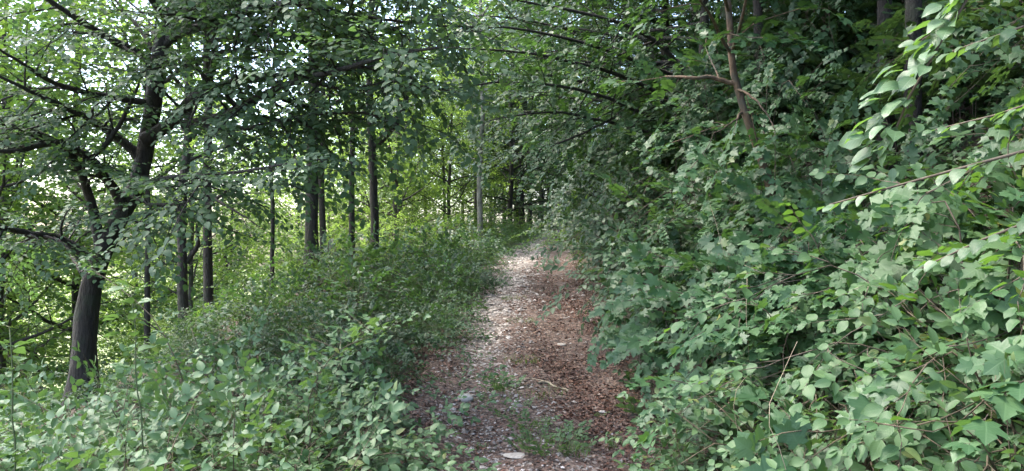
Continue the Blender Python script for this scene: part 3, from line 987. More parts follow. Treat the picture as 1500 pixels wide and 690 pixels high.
# trees whose arms roof the track
over = [
    (2.9, 10.5, 6.5, 0.085, 3.4, M_MAPLE, 'maple_s', "maple up the bank whose drooping arms roof the track"),
    (3.3, 14.5, 8.0, 0.11, 4.0, M_DARK, 'lime_f', "dark-leaved tree reaching far out over the track before the bend"),
    (3.6, 18.5, 9.0, 0.12, 4.4, M_FRESH, 'sun_f', "bright-leaved tree with a speckled pale trunk high on the bank"),
    (4.2, 25.0, 9.0, 0.13, 4.6, M_DARK, 'lime_f', "broad dark tree hanging over the far end of the track"),
]
roof = {0: [limb([(1030, 240, 10.5), (960, 200, 10), (880, 175, 9.6), (800, 165, 9.2), (725, 175, 9)], .035), limb([(1040, 215, 10.5), (950, 170, 9.9), (840, 130, 9.2), (740, 120, 8.8), (660, 130, 8.5)], .035), limb([(1035, 130, 10.5), (930, 90, 9.8), (820, 55, 9.0), (720, 40, 8.5), (640, 45, 8.2)], .035), limb([(1035, 190, 10.5), (950, 130, 10), (850, 95, 9.4), (750, 75, 9), (660, 70, 8.7)], .04),
            limb([(1035, 150, 10.5), (960, 60, 10), (860, 20, 9.3), (760, 0, 8.9), (680, -20, 8.6)], .04), limb([(900, 172, 9.6), (840, 200, 9.1), (770, 225, 8.8)], .018)],
        1: [limb([(985, 215, 14.5), (900, 195, 13.8), (820, 195, 13.2), (750, 210, 12.8)], .045), limb([(985, 180, 14.5), (890, 130, 13.6), (790, 110, 13), (700, 110, 12.5)], .045), limb([(980, 140, 14.5), (880, 60, 13.6), (770, 30, 13), (660, 20, 12.6)], .045)],
        3: [limb([(930, 220, 25), (870, 205, 24), (810, 205, 23), (760, 220, 22.5)], .06), limb([(930, 180, 25), (850, 160, 24), (770, 165, 23), (700, 180, 22)], .06)]}
for i, (x, y, H, r0, sp, lm, kt, lab) in enumerate(over):
    make_tree("overhanging_tree", lab, "tree", gp(x, y), H, r0, TPL[kt], lm, M_BARK_P if i == 2 else M_BARK_D, 120 + i, 0.24 if i == 0 else 0.36, sp, 18, (-.05, -.02), None, 0.19, 0.14, (0.6, 1.3), 1.0,
              limbs=roof.get(i, ()), nbranch=3, trunk_r1=0.4, az=(1.9, 4.6), wander=0.02, elev=(-8, 25), nb=(-.3, -.4, .9))

# ================================================================== WALL OF LEAVES ALONG THE UPHILL EDGE
ubush = []
r = np.random.default_rng(33)
spots = [(2.05, 4.95, 1.1, 0.68), (2.7, 5.6, .85, 0.8), (1.85, 6.3, 1.2, 0.62), (2.5, 7.1, 1.7, 1.0), (1.85, 7.7, 1.5, 0.75), (3.2, 6.6, 1.0, 0.85), (2.0, 9.0, 1.9, 0.90), (2.9, 9.0, 2.6, 1.1), (1.95, 10.4, 1.7, 0.85), (2.8, 11.3, 2.6, 1.1)]
wlab = ["low shrub of small lobed leaves at the foot of the bank beside weeds", "tall lobed-leaf shrub under the leaning brown trunk", "hanging curtain of lobed leaves touching the track opposite the fallen stick",
        "high dense lobed-leaf shrub in the wall of leaves behind the hanging curtain", "dark overhanging shrub at the track edge past the leaf curtain", "shrub of lobed leaves around the foot of the leaning brown trunk",
        "rounded shrub of small shaded leaves bulging toward the track", "tall shaded shrub rising behind the rounded bulging shrub", "small-leaved shrub just past the bulging one on the uphill edge", "tall shrub under the roofing maple's arms"]
for i, (x, y, H, rad) in enumerate(spots):
    kt = TPL['dog_m'] if i in (6, 8, 4) else TPL['maple_m' if y < 6.6 else 'maple_s']
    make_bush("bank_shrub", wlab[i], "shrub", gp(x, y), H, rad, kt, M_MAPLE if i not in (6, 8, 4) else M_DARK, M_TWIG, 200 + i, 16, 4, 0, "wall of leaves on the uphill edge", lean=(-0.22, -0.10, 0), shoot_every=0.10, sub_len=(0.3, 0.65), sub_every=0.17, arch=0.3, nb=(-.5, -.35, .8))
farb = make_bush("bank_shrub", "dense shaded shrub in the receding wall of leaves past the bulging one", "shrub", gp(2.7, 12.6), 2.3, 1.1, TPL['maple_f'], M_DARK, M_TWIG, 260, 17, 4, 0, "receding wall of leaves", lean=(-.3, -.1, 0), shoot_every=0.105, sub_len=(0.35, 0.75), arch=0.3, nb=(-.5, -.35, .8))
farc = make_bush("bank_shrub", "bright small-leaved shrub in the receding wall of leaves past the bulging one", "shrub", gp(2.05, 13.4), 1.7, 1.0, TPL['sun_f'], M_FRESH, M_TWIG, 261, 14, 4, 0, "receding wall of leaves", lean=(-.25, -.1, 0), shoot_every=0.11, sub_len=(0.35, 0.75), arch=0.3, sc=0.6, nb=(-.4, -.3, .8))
for y in np.arange(14.6, 44, 1.5):
    for u, src, s in ((1.68 + r.uniform(-.1, .2), farc if r.random() < .55 else farb, r.uniform(.8, 1.05)), (3.0 + r.uniform(-.3, .3), farb, r.uniform(1.0, 1.3))):
        x = float(path_x(y)) + u + 0.75 * float(smooth(15, 30, y))
        copy_tree(src, gp(x, y + r.uniform(-.4, .4)), r.uniform(-.5, .5), s, ("bright small-leaved " if src is farc else "dense shaded ") + ("shrub at the track edge " if u < 2.4 else "shrub up the bank ") + where(x, y))
# upper tier of understorey shrubs up the bank
for x, y, s in [(4.2, 6.9, .7), (3.9, 9.2, 1.1), (5.5, 9.2, 1.2), (4.2, 10.4, 1.3), (3.9, 12.6, 1.3), (5.0, 13.5, 1.4), (4.1, 15.7, 1.4), (4.6, 4.9, .7), (6.6, 7.0, 1.2), (6.2, 10.8, 1.4), (7.5, 9.5, 1.4), (3.5, 3.9, .8), (4.0, 4.3, .9), (4.4, 3.2, .9)]:
    copy_tree(farb, gp(x, y), r.uniform(0, 6), s, "understorey shrub in deep shade " + where(x, y), "understorey up the bank")

# ================================================================== UNDERGROWTH ON THE DOWNHILL SIDE
ul = [make_bush("undergrowth_shrub", "x", "shrub", gp(-3, 9), 1.0, 0.95, TPL['bram_m'], M_DARK, M_STEM, 300, 15, 4, 0, None, shoot_every=0.15, arch=0.35),
      make_bush("undergrowth_shrub", "x", "shrub", gp(-3, 9), 1.25, 0.9, TPL['dog_m'], M_FRESH, M_TWIG, 301, 14, 4, 0, None, shoot_every=0.13, arch=0.2),
      make_bush("undergrowth_shrub", "x", "shrub", gp(-3, 9), 0.8, 0.9, TPL['bram_m'], M_MAPLE, M_STEM, 302, 14, 3, 0, None, shoot_every=0.15, arch=0.35),
      make_bush("undergrowth_shrub", "x", "shrub", gp(-3, 9), 1.7, 1.0, TPL['sun_m'], M_SUNNY, M_TWIG, 303, 12, 4, 0, None, shoot_every=0.16, arch=0.1)]
ul += [make_bush("undergrowth_shrub", "x", "shrub", gp(-3, 9), 1.3, 0.8, TPL['hazel_m'], M_MAPLE, M_TWIG, 304, 12, 4, 0, None, shoot_every=0.15, arch=0.2, nb=(.1, -.35, 1.0)),
       make_bush("undergrowth_shrub", "x", "shrub", gp(-3, 9), 1.1, 0.8, TPL['maple_m'], M_DARK, M_TWIG, 305, 12, 4, 0, None, shoot_every=0.15, arch=0.25, nb=(.1, -.35, 1.0))]
ULAB = ["dark shaded bramble bush", "green shrub of oval leaves", "low green bramble lining the track", "upright yellow-green shrub", "broad-leaved green shrub", "dark lobed-leaf shrub"]
UGRP = ["dark brambles under the slim trees", "green shrubs under the slim trees", "low brambles along the far track", "yellow-green shrubs on the falling slope", "broad-leaved shrubs under the slim trees", "lobed-leaf shrubs under the slim trees"]
uused = set()


def under(k, x, y, s):
    root = ul[k]
    loc, rz = gp(x, y), r.uniform(0, 6.28)
    if k not in uused:
        uused.add(k)
        root.location = tuple(loc); root.rotation_euler = (0, 0, rz); root.scale = (s,) * 3
        tag(root, ULAB[k] + " " + where(x, y), "shrub", UGRP[k])
        return
    copy_tree(root, loc, rz, s, ULAB[k] + " " + where(x, y), UGRP[k])


for x, y, k, s in [(-1.3, 8.7, 0, .65), (-1.1, 9.9, 5, .7), (-1.0, 11.0, 4, .65), (-.9, 12.0, 5, .65), (-.95, 13.2, 0, .7), (-1.9, 9.2, 4, .9), (-2.2, 10.7, 5, 1.0), (-1.9, 12.2, 4, 1.0), (-2.9, 12.6, 5, 1.0), (-1.6, 7.9, 5, .65), (-2.6, 7.6, 4, .8), (-1.6, 14.2, 5, 1.0), (-.9, 15.4, 4, .8), (-1.5, 17, 5, 1.1), (-3.0, 9.0, 4, 1.1), (-2.5, 8.4, 0, .95), (-3.3, 8.0, 0, .85), (-2.3, 9.8, 0, 1.0), (-3.4, 9.6, 1, .9), (-1.7, 11.3, 0, .9), (-2.8, 11.4, 1, 1.0), (-4.3, 10.2, 0, .75), (-5.4, 9.0, 1, .6),
                   (-4.0, 12.6, 1, .8), (-7.3, 8.3, 1, .7), (-5.3, 6.6, 0, .6), (-6.0, 5.6, 0, .6), (-3.6, 6.7, 0, .6), (-1.45, 6.1, 2, .6), (-1.25, 7.0, 2, .55), (-1.8, 7.1, 0, .7), (-2.6, 6.6, 0, .7), (-1.9, 6.4, 0, .6), (-3.0, 7.3, 0, .75), (-2.1, 7.4, 0, .7), (-4.6, 5.6, 0, .7), (-4.9, 8.2, 0, .8), (-3.9, 8.8, 0, .9),
                   (-1.3, 12.8, 0, .8), (-2.4, 13.4, 1, .9), (-3.6, 14.6, 1, 1.0), (-8.4, 13.0, 3, 1.1), (-1.2, 14.6, 1, .8), (-2.2, 16.0, 1, 1.0), (-3.4, 17.4, 3, 1.0), (-5.0, 18.0, 3, 1.1),
                   (-6.8, 17.2, 3, 1.1), (-1.8, 18.4, 1, 1.1), (-3.0, 20.0, 3, 1.1), (-1.6, 21.0, 3, .9), (-2.4, 23.5, 3, 1.0), (-0.9, 24, 1, 1.1), (-1.5, 27, 3, 1.0), (-0.2, 29, 1, 1.2), (-10.2, 12.6, 3, 1.1), (-8.8, 16, 3, 1.2)]:
    under(k, x, y, s * (.55 if x / y < -.3 and y < 13 else .85))
for y in np.arange(8.2, 14, .75):
    under(2, float(path_x(y)) - 1.02 - r.uniform(0, .15), y, r.uniform(.40, .6))
for y in np.arange(14.0, 46, 1.6):
    under(2, float(path_x(y)) - 1.15 - r.uniform(0, .25), y, r.uniform(.55, .8))

# ================================================================== NEAR BRAMBLES, DOWNHILL SIDE
bl = [(-1.22, 4.2, .46, .5, "bramble mound at the very edge of the track beside the rounded pale stone"), (-1.75, 3.5, .56, .7, "bright bramble bush at the front of the patch, sprawling over the verge"),
      (-1.6, 4.7, .58, .65, "bramble bush in the middle of the patch, under the pale upright spray"), (-2.3, 4.1, .58, .75, "broad bramble bush between the pale spray and the tall weed stalk"),
      (-2.6, 3.3, .48, .7, "low bramble bush of pale leaves under the tall weed stalk"), (-2.9, 4.8, .44, .75, "bramble bush close before the big crooked tree's foot"), (-1.1, 5.1, .40, .5, "small bramble bush where the verge meets the bare earth"),
      (-2.1, 5.5, .54, .7, "shaded bramble bush at the back of the patch under the slim trees"), (-3.5, 4.0, .44, .75, "bramble bush with tall canes near the big crooked tree"), (-1.55, 3.0, .34, .45, "low bramble of bright leaves where the patch meets the gravel"),
      (-3.7, 5.3, .40, .75, "low bramble at the foot of the big crooked tree, beside its trunk"), (-2.0, 2.8, .36, .6, "low bramble of broad bright leaves at the outer front of the patch"), (-3.2, 3.2, .36, .65, "low bramble below the pale weed stalk at the outer end of the patch")]
for i, (x, y, H, rad, lab) in enumerate(bl):
    make_bush("bramble_bush", lab.replace(", left to sprawl over the verge", ", sprawling over the verge"), "bramble", gp(x, y), H * 0.92, rad, TPL['bram_n'], M_BRAM, M_CANE, 400 + i, 20, 4, 240 if y < 5 else 120, "bramble patch", shoot_every=0.12, sub_len=(0.25, 0.55), sub_every=0.13, arch=0.22, min_px=12, nb=(.1, -.35, 1.0))

# ================================================================== NEAR PLANTS ON THE UPHILL SIDE
near = [
    ("bramble_bush", "bramble", 1.75, 4.1, .72, .55, 'bram_n', M_BRAM, M_CANE, "yellowish bramble climbing the bank above the track edge weeds"),
    ("bramble_bush", "bramble", 1.68, 3.45, .42, .40, 'bram_n', M_BRAM, M_CANE, "low bramble at the foot of the bank where the track is widest"),
    ("maple_sapling", "sapling", 1.62, 3.0, .62, .42, 'syc_n', M_MAPLE, M_TWIG, "maple sapling with big five-lobed leaves low on the bank"),
    ("dogwood_shrub", "shrub", 2.05, 2.85, .78, .5, 'dog_n', M_HAZEL, M_CANE, "dogwood shrub with pale oval leaves on reddish twigs"),
    ("hazel_shrub", "shrub", 2.35, 3.5, 1.15, .75, 'hazel_n', M_HAZEL, M_TWIG, "hazel shrub with layered broad pale leaves on the bank"),
    ("hazel_shrub", "shrub", 2.9, 3.6, 1.1, .75, 'lobe_n', M_HAZEL, M_TWIG, "hazel shrub beside the hanging branch, its broad leaves sloping toward the track"),
    ("maple_shrub", "shrub", 2.0, 4.5, 1.0, .7, 'maple_n', M_MAPLE, M_TWIG, "maple shrub between the climbing bramble and the hazel leaves"),
    ("bramble_bush", "bramble", 1.95, 2.5, .48, .5, 'bram_n', M_BRAM, M_CANE, "bramble under the dogwood with dark gaps among its leaves"),
    ("maple_shrub", "shrub", 2.75, 4.6, .7, .7, 'maple_n', M_MAPLE, M_TWIG, "taller maple shrub behind the layered hazel"),
    ("maple_shrub", "shrub", 2.45, 2.75, .8, .5, 'lobe_n', M_MAPLE, M_TWIG, "dark lobed-leaf maple shrub behind the dogwood with reddish twigs"),
    ("bramble_bush", "bramble", 1.7, 3.55, .6, .5, 'bram_n', M_BRAM, M_CANE, "bramble with straw stalks between the maple sapling and the climbing bramble"),
    ("bramble_bush", "bramble", 1.5, 4.5, .30, .28, 'bram_n', M_BRAM, M_CANE, "small bramble at the track edge before the leaf curtain"),
]
for i, (nm, ct, x, y, H, rad, kt, lm, sm, lab) in enumerate(near):
    make_bush(nm, lab, ct, gp(x, y), H, rad, TPL[kt], lm, sm, 500 + i, 14, 4, 240, "near plants on the bank", shoot_every=0.13, sub_len=(0.2, 0.55), sub_every=0.155, arch=0.2, lean=(-.18, -.05, 0), min_px=14, nb=(-.35, -.3, .9))

# ================================================================== HERB LAYER AND LITTER OFF THE TRACK
def scatter(n, x0, x1, y0, y1, rr, near=True):
    y = y0 + (y1 - y0) * rr.random(n) ** (1.6 if near else 1.0)
    return rr.uniform(x0, x1, n) * (0.35 + 0.65 * y / y1), y


rr = np.random.default_rng(77)
fol = Fol()
x, y = scatter(4800, -16, 9, 3, 22, rr)
u = x - path_x(y)
ok = (np.abs(u) > 1.0) & ~((u < 0) & (u > -1.9) & (y > 5.2) & (y < 7.6))
x, y = x[ok], y[ok]
n = len(x)
z = ground_z(x, y) + rr.uniform(0.0, 0.10, n)
leaf_shoots(fol, TPL['bram_f'], np.stack([x, y, z], 1), np.stack([rr.normal(0, 1, n), rr.normal(0, 1, n), rr.uniform(.2, .9, n)], 1), np.array([0, 0, 1.]) + rr.normal(0, .3, (n, 3)), rr.uniform(.35, .75, n), rr)
d = fol.all()
o = link("undergrowth", fol_mesh("undergrowth", d, [M_DARK, M_STEM]))
tag(o, "low herbs and seedlings covering the woodland floor off the track", "undergrowth", None, "stuff")


# ================================================================== THE HAZEL THAT HANGS INTO VIEW
r = np.random.default_rng(88)
b = gp(2.75, 1.45)
e = empty("hazel_tree", b, "hazel with a hanging branch of big pale leaves at the top of the bank", "tree")
tp = resample([b - [0, 0, .2], b + [0.0, 0, .8], b + [-.15, .05, 1.7], b + [-.30, .05, 2.4], b + [-.32, .1, 3.6]], 18, 0.01, r)
put_tube(e, "trunk", [(tp, np.linspace(0.06, 0.03, 18))], M_BARK_B, 9, 0.03)
hang = [resample([tp[12], P(1490, -110, 1.75), P(1425, -20, 1.7), P(1388, 45, 1.7), P(1350, 105, 1.7), P(1320, 165, 1.7), P(1300, 220, 1.7)], 20, 0.003, r),
        resample([tp[11], P(1560, 20, 1.7), P(1500, 40, 1.7), P(1440, 52, 1.75), P(1395, 75, 1.8)], 12, 0.003, r),
        resample([tp[9], P(1580, 190, 1.7), P(1480, 225, 1.75), P(1390, 250, 1.8), P(1300, 275, 1.85), P(1215, 300, 1.9)], 16, 0.004, r),
        resample([tp[8], P(1590, 300, 1.75), P(1500, 325, 1.8), P(1420, 360, 1.85), P(1345, 395, 1.9)], 14, 0.004, r),
        resample([tp[13], P(1500, -120, 1.7), P(1420, -100, 1.9), P(1330, -60, 2.1)], 12, 0.004, r),
        resample([tp[8], P(1600, 130, 2.1), P(1520, 150, 2.2), P(1440, 175, 2.3), P(1370, 190, 2.35)], 12, 0.004, r)]
for h in hang: put_tube(e, "branch", [(h, np.linspace(0.012, 0.0022, len(h)))], M_TWIG, 6)
fol = Fol()
for q, h in enumerate(hang):
    m = int(np.linalg.norm(np.diff(h, axis=0), axis=1).sum() / (0.008 if q == 0 else 0.024))
    t = np.linspace(0.22, 1, m) * (len(h) - 1)
    k = np.minimum(t.astype(int), len(h) - 2)
    f = (t - k)[:, None]
    pos = h[k] * (1 - f) + h[k + 1] * f
    td = nrm(h[k + 1] - h[k])
    sgn = np.where(np.arange(m) % 2, 1, -1)[:, None]
    up = np.array([-.45, -.28, 0.8]) if q == 0 else np.array([-.15, -.12, 1.0])
    lat = nrm(np.cross(td, up))
    dd = (np.array([-.7, -.05, -.42]) + lat * sgn * r.uniform(.0, .5, (m, 1)) + r.normal(0, .2, (m, 3)) if q == 0 else td * 0.75 + lat * sgn * r.uniform(.4, 1.0, (m, 1)) + np.array([-.25, 0, -.22])) + r.normal(0, .14, (m, 3))
    nor = up + r.normal(0, 0.34 if q == 0 else 0.26, (m, 3))
    sz = (0.084 if q == 0 else 0.064) * r.uniform(0.6, 1.2, m) * (1.1 - 0.5 * (t / len(h)))
    st = pos + nrm(dd) * (r.uniform(.005, .09, (m, 1)) if q == 0 else 0.012)
    for v in range(3):
        w = np.arange(m) % 3 == v
        fol.add(f"{'ov' if q == 0 and v else 'hz'}_n{v}", mats4(st[w], dd[w], nor[w], sz[w]))
put_foliage(e, fol, M_PALE, M_TWIG, "foliage", 280, 14)

# ================================================================== TALL WEEDS AND DRY STALKS
def stalk(name, label, pts, rad, kits, leafmat, stemmat, seed, every=0.09, sc=0.8, start=0.3, up=0.5, cat="weed"):
    q = np.random.default_rng(seed)
    b = np.array(pts[0], float)
    b[2] = float(ground_z(b[0], b[1]))
    e = empty(name, b, label, cat)
    h = resample([b - [0, 0, .03]] + list(pts[1:]), 14, 0.004, q)
    put_tube(e, "stem", [(h, np.linspace(rad, rad * .4, 14))], stemmat, 6)
    if kits:
        f = Fol()
        L = np.linalg.norm(np.diff(h, axis=0), axis=1).sum()
        t = np.repeat(np.linspace(start, 1, max(2, int(L * (1 - start) / every))), 2) * 13
        k = np.minimum(t.astype(int), 12)
        fr = (t - k)[:, None]
        m = len(t)
        th = np.arange(m) * 1.9 + q.uniform(0, .5, m)
        leaf_shoots(f, kits, h[k] * (1 - fr) + h[k + 1] * fr, np.stack([np.cos(th), np.sin(th), np.full(m, up)], 1), np.array([0, 0, 1.]) + q.normal(0, .2, (m, 3)), sc * q.uniform(.7, 1.1, m), q)
        put_foliage(e, f, leafmat, stemmat, "foliage", 120, 12)
    return e


TPL['weed_n'] = kit(lambda: shoot('ov', 'n', 2, 0.07, 0.075, opposite=False, tilt=.2), 4)
stalk("weed_stalk", "tall pale-leaved weed stalk standing out of the brambles before the crooked tree", [P(210, 640, 3.6), P(206, 600, 3.6), P(200, 520, 3.6), P(192, 425, 3.6)], 0.006, TPL['weed_n'], M_BRAM, M_STEM, 1, 0.07, 1.1, .45)
stalk("weed_stalk", "pale weed stalk at the outer end of the bramble patch", [P(22, 690, 3.1), P(22, 640, 3.1), P(20, 560, 3.1), P(14, 480, 3.1)], 0.006, TPL['weed_n'], M_BRAM, M_STEM, 2, 0.08, 1.1, .35)
stalk("bramble_cane", "long bare bramble cane arching over the patch from the crooked tree", [P(270, 560, 4.4), P(262, 540, 4.4), P(225, 470, 4.4), P(170, 420, 4.5), P(110, 385, 4.7)], 0.005, TPL['bram_n'], M_BRAM, M_CANE, 3, 0.22, .7, .3, cat="cane")
stalk("bramble_cane", "leafy cane rising at the back of the patch under the thick trunk", [P(330, 600, 5.2), P(318, 560, 5.2), P(295, 520, 5.2), P(280, 480, 5.3)], 0.005, TPL['bram_n'], M_BRAM, M_CANE, 4, 0.15, .8, .3, cat="cane")
stalk("bramble_spray", "pale upright bramble spray above the middle of the patch", [P(455, 600, 4.5), P(460, 560, 4.5), P(490, 515, 4.4), P(550, 490, 4.3)], 0.005, TPL['bram_n'], M_BRAM, M_CANE, 5, 0.08, 1.0, .3, cat="spray")
stalk("bramble_runner", "bramble runner creeping off the patch onto the litter of the track", [P(640, 590, 6.0), P(660, 566, 6.1), P(690, 556, 6.3), P(730, 560, 6.5)], 0.003, TPL['bram_n'], M_BRAM, M_CANE, 6, 0.12, .75, .2, cat="runner")
for k, (lab, pts) in enumerate([
        ("pale dry stalk hanging in the wall of leaves near the leaning trunk", [(1075, 420, 5.0), (1062, 385, 5.0), (1052, 345, 5.0), (1040, 300, 5.1)]),
        ("thin dry straw bent over the climbing bramble", [(1085, 640, 3.6), (1075, 600, 3.6), (1078, 570, 3.6), (1100, 545, 3.7)]),
        ("long dry straw curving between bramble and maple sapling", [(1150, 660, 3.0), (1130, 610, 3.0), (1150, 540, 3.1), (1168, 500, 3.1)]),
        ("dry straw standing among the leaves over the hanging curtain", [(1100, 560, 4.2), (1096, 500, 4.2), (1092, 440, 4.2), (1094, 400, 4.3)]),
        ("thin dry cane slanting over the shaded maple shrub", [(1210, 450, 4.4), (1180, 430, 4.3), (1140, 410, 4.2), (1090, 388, 4.2)])]):
    q = [P(*v) for v in pts]
    q.insert(0, gp(q[0][0] + .1, q[0][1] + .1))
    stalk("dry_stalk", lab, q, 0.0022, None, None, M_DEAD, 20 + k, cat="stalk")

# ================================================================== THINGS ON THE TRACK
def on_path(px, py):
    d = 5.0
    for _ in range(30):
        x = (px - 750) / FPX * d
        d = (1.6 - float(path_top(np.float64(x), np.float64(d)))) * FPX / max(py - 345, 4)
        d = min(max(d, 2), 40)
    x = (px - 750) / FPX * d
    return np.array([x, d, float(path_top(np.float64(x), np.float64(d)))])


def rock(name, label, c, sx, sy, sz, mat, seed, group=None):
    import bmesh
    q = np.random.default_rng(seed)
    bm = bmesh.new()
    bmesh.ops.create_icosphere(bm, subdivisions=3, radius=1)
    V = np.array([v.co[:] for v in bm.verts])
    T = np.array([[v.index for v in f.verts] for f in bm.faces])
    bm.free()
    for _ in range(9):                                   # facets: cut the ball with planes
        nv = nrm(q.normal(0, 1, 3)); dd = q.uniform(.55, .9)
        over = np.maximum(V @ nv - dd, 0)
        V = V - over[:, None] * nv * 0.9
    V = V * (1 + 0.05 * wob(V[:, 0] * 3, V[:, 1] * 3 + V[:, 2] * 2, 2.0, seed)[:, None]) * [sx, sy, sz]
    o = link(name, mesh_from(name, V, T, mats=[mat]), None, c + np.array([0, 0, sz * .35]))
    o.rotation_euler = (0, 0, q.uniform(-.4, .4))
    return tag(o, label, "stone", group)


M_STONE = island_mat("limestone", [(0, (0.22, 0.19, 0.16)), (0.5, (0.31, 0.28, 0.245)), (1, (0.40, 0.37, 0.33))], 0.9)
M_GRAVEL = island_mat("gravel", [(0, (0.14, 0.115, 0.10)), (0.5, (0.26, 0.235, 0.215)), (0.9, (0.34, 0.31, 0.285)), (1, (0.50, 0.47, 0.44))], 0.9)
M_LITTER = island_mat("dead_leaf", [(0, (0.036, 0.020, 0.014)), (0.4, (0.100, 0.046, 0.031)), (0.8, (0.165, 0.078, 0.051)), (0.97, (0.21, 0.14, 0.10)), (1, (0.30, 0.25, 0.20))], 0.6)
rocks = [(681, 586, .085, .06, .045, "rounded pale stone lying by the bramble edge of the track"), (823, 506, .075, .06, .022, "flat pale stone on the red litter near the leaf curtain"),
         (757, 668, .10, .065, .012, "broad flat pale stone half sunk beside the weed clump"), (742, 478, .05, .04, .02, "small pale stone in the middle of the litter"),
         (703, 494, .055, .045, .022, "small pale stone at the shaded edge of the track"), (722, 455, .07, .05, .025, "pale stone in the stony rut up the track"), (737, 436, .08, .06, .025, "wide pale stone in the stony rut up the track"),
         (760, 412, .09, .06, .025, "pale stone high in the stony rut where grass begins"), (716, 430, .07, .05, .03, "pale stone against the dark undergrowth at the rut's edge"),
         (884, 604, .05, .03, .012, "small dark-edged stone on the litter by the uphill weeds"), (660, 655, .04, .035, .018, "small grey stone in the gravel by the brambles"), (648, 676, .05, .035, .018, "grey stone in the gravel beneath the brambles")]
for k, (px, py, a1, a2, a3, lab) in enumerate(rocks): rock("stone", lab, on_path(px, py), a1, a2, a3, M_STONE, 600 + k, "loose stones on the track")

for k, (pts, rad, lab) in enumerate([([(752, 561), (765, 557), (780, 557), (797, 561)], .008, "thin bent twig lying across the track, touching the pale stick"), ([(788, 563), (800, 562), (815, 568), (833, 574)], .013, "pale barkless stick lying on the red litter")]):
    q = [on_path(*v) + [0, 0, .012 + .004 * (i % 2)] for i, v in enumerate(pts)]
    V, T = tube([(resample(q, 16, .003), rad * np.linspace(1, .6, 16))], q[0], 7, .08)
    o = link("stick", mesh_from("stick", V, T, mats=[M_DEAD]), None, q[0])
    tag(o, lab, "stick")


def tuft(name, label, c, n, H, rad, seed, weeds=0, group="weeds on the track"):
    q = np.random.default_rng(seed)
    e = empty(name, c, label, "weed" if weeds else "grass tuft", group)
    Vs, Ts, off = [], [], 0
    for i in range(n):
        th, rr_ = q.uniform(0, 6.28), rad * math.sqrt(q.random())
        p = np.array([cos(th) * rr_, sin(th) * rr_, -.01])
        th2 = th + q.normal(0, .8)
        o2 = np.array([cos(th2), sin(th2), 0])
        h = H * q.uniform(.5, 1.1); bend = h * q.uniform(.2, .9); w = q.uniform(.0018, .0035)
        lat = np.array([-sin(th2), cos(th2), 0])
        for s_ in (0, .4, .75, 1):
            m = p + o2 * bend * s_ * s_ + np.array([0, 0, h * (s_ - .35 * s_ ** 3)])
            ww = w * (1 - s_ * .95)
            Vs += [m - lat * ww, m + lat * ww]
        for s_ in range(3):
            a = off + 2 * s_
            Ts += [(a, a + 1, a + 3), (a, a + 3, a + 2)]
        off += 8
    if n:
        o = link("blades", mesh_from("blades", np.array(Vs), np.array(Ts), mats=[M_GRASS]), e)
        o["kind"] = "stuff"
    if weeds:
        f = Fol()
        th = q.uniform(0, 6.28, weeds)
        rr_ = rad * np.sqrt(q.random(weeds))
        pos = np.asarray(c) + np.stack([np.cos(th) * rr_, np.sin(th) * rr_, np.zeros(weeds)], 1)
        leaf_shoots(f, TPL['herb_n'], pos, np.stack([np.cos(th) * .7, np.sin(th) * .7, q.uniform(.5, 1.4, weeds)], 1), np.stack([-np.cos(th), -np.sin(th), np.full(weeds, 1.0)], 1), H / .16 * q.uniform(.6, 1.1, weeds), q)
        put_foliage(e, f, M_HERB, M_STEM, "foliage", 60, 12)
    return e


M_HERB = leaf_mat("leaf_herb", (0.060, 0.115, 0.045), (0.120, 0.180, 0.080), (0.2, 0.34, 0.06), .3, .5)
M_GRASS = leaf_mat("grass_blade", (0.06, 0.11, 0.03), (0.13, 0.19, 0.06), (0.2, 0.3, 0.05), .3, .5, 0)
TPL['herb_n'] = kit(lambda: shoot('ov', 'n', 4, 0.15, 0.055, opposite=True, tilt=.3, ang=60), 5)
for k, (nm, px, py, n, H, rad, wd, lab) in enumerate([
        ("weed_clump", 800, 655, 110, .13, .25, 24, "largest weed clump growing in the middle of the track beside the flat stone"), ("weed_clump", 776, 625, 60, .11, .16, 14, "leafy weed clump just behind the largest one on the track"),
        ("weed_clump", 735, 572, 20, .14, .14, 12, "small weed clump on the litter near the bent twig"), ("weed_clump", 840, 665, 70, .14, .12, 5, "grassy weed clump at the uphill side of the largest one"),
        ("grass_tuft", 765, 528, 120, .10, .20, 0, "sparse dark grass tuft in the middle of the red litter"), ("grass_tuft", 752, 438, 160, .10, .22, 0, "bright grass tuft in the middle of the track under the far canopy"),
        ("grass_tuft", 782, 405, 160, .07, .3, 0, "grass growing on the crown of the track, past the bright tuft"), ("grass_tuft", 806, 378, 60, .05, .3, 0, "far grass strip where the track climbs to the bend"),
        ("weed_clump", 938, 605, 10, .22, .10, 10, "upright weed at the foot of the bank by the track"), ("weed_clump", 875, 610, 4, .07, .05, 3, "tiny seedling on the litter before the leaf curtain"),
        ("weed_clump", 590, 672, 20, .12, .12, 10, "weed clump in the gravel beside the brambles"), ("weed_clump", 905, 655, 12, .1, .1, 8, "low weed on the litter near the foot of the bank"),
        ("weed_clump", 706, 660, 14, .07, .1, 3, "tiny grass seedling in the pale gravel"), ("weed_clump", 742, 610, 20, .10, .12, 7, "loose weed clump between the rounded stone and the larger clumps"), ("weed_clump", 716, 590, 8, .09, .1, 6, "sprawling weed beside the rounded pale stone"),
        ("grass_tuft", 762, 470, 90, .09, .2, 0, "thin grass tuft halfway between the dark tuft and the bright one"), ("weed_clump", 828, 640, 50, .11, .14, 8, "dense green weed clump leaning on the largest one"),
        ("weed_clump", 760, 597, 16, .08, .1, 5, "low seedling clump between the stick and the weed clumps")]):
    c = on_path(px, py)
    tuft(nm, lab, c, n, H, rad, 700 + k, wd)

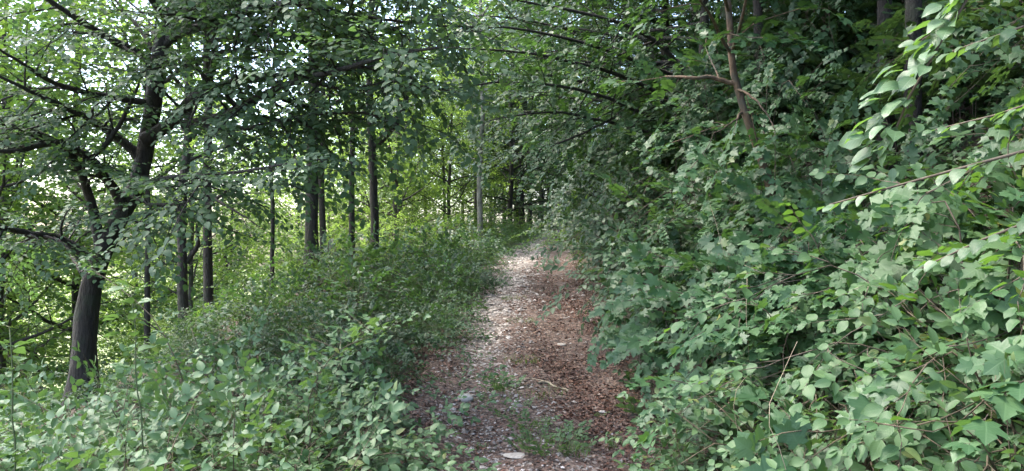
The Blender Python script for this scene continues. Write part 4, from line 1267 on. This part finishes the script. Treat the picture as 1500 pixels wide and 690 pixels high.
# litter and gravel
rr = np.random.default_rng(99)
def on_track(n, y0, y1, mu=None, sd=.9, p=1.7):
    y = y0 + (y1 - y0) * rr.random(n) ** p
    u = rr.uniform(-1.15, 1.15, n) if mu is None else rr.normal(mu, sd, n)
    x = u + path_x(y)
    return x[np.abs(u) < 1.3], y[np.abs(u) < 1.3]


x1, y1 = on_track(46000, 3.2, 19)
x2, y2 = on_track(20000, 3.2, 14, .5, .32)
x3, y3 = scatter(12000, -9, 2, 3.5, 13, rr)
x3, y3 = np.r_[x3, rr.uniform(-2.3, -.6, 9000)], np.r_[y3, rr.uniform(4.8, 8.2, 9000)]
x, y = np.r_[x1, x2, x3], np.r_[y1, y2, y3]
u = x - path_x(y)
dens = .45 + .75 * wob(x * 1.0, y * 1.0, 2.3, 1.0) + .35 * wob(x, y, 7.0, 5.0) + .25 * smooth(.1, .8, u) - .40 * np.exp(-((u + .45) / .25) ** 2) * smooth(6, 10, y)
ok = rr.random(len(x)) < np.where(np.abs(u) < 1.0, dens, .8)
x, y = x[ok], y[ok]
n = len(x)
z = path_top(x, y) + rr.uniform(.002, .016, n)
th = rr.uniform(0, 6.28, n)
M = mats4(np.stack([x, y, z], 1), np.stack([np.cos(th), np.sin(th), rr.normal(0, .22, n)], 1), np.array([0, 0, 1.]) + rr.normal(0, .35, (n, 3)), rr.gamma(4, .0048, n) + .006)
o = link("leaf_litter", fol_mesh("leaf_litter", {'ov_f0': M[::3], 'ov_f1': M[1::3], 'ov_f2': M[2::3]}, [M_LITTER]))
tag(o, "red-brown dead leaves strewn over the track and the verge", "leaf litter", None, "stuff")

OCT = (np.array([(1, 0, 0), (-1, 0, 0), (0, 1, 0), (0, -1, 0), (.1, .1, .8), (0, 0, -.6)], float), np.array([(0, 2, 4), (2, 1, 4), (1, 3, 4), (3, 0, 4), (2, 0, 5), (1, 2, 5), (3, 1, 5), (0, 3, 5)]), np.zeros((6, 2)))
x1, y1 = on_track(11000, 3.2, 24, -.45, .30, 1.1)
x2, y2 = on_track(1500, 3.2, 20)
x3, y3 = on_track(500, 3.2, 7, .25, .2)
x, y = np.r_[x1, x2, x3], np.r_[y1, y2, y3]
n = len(x)
th = rr.uniform(0, 6.28, n)
sz = (rr.gamma(2.0, .0045, n) + .004) * (1 + .8 * smooth(7, 12, y))
M = mats4(np.stack([x, y, path_top(x, y) + sz * .1], 1), np.stack([np.cos(th), np.sin(th), rr.normal(0, .15, n)], 1), np.array([0, 0, 1.]) + rr.normal(0, .2, (n, 3)), np.stack([sz * rr.uniform(.6, 1.1, n), sz, sz * rr.uniform(.4, .8, n)], 1))
V = fol_mesh("gravel", {'oct': M}, [M_GRAVEL], shape={'oct': OCT})
V.polygons.foreach_set("use_smooth", np.zeros(len(V.polygons), bool))
tag(link("gravel", V), "pale crushed stones in the worn ruts of the track", "gravel", None, "stuff")

print("leaf objects", N_LEAF, "tris", sum(len(m.polygons) for m in bpy.data.meshes))
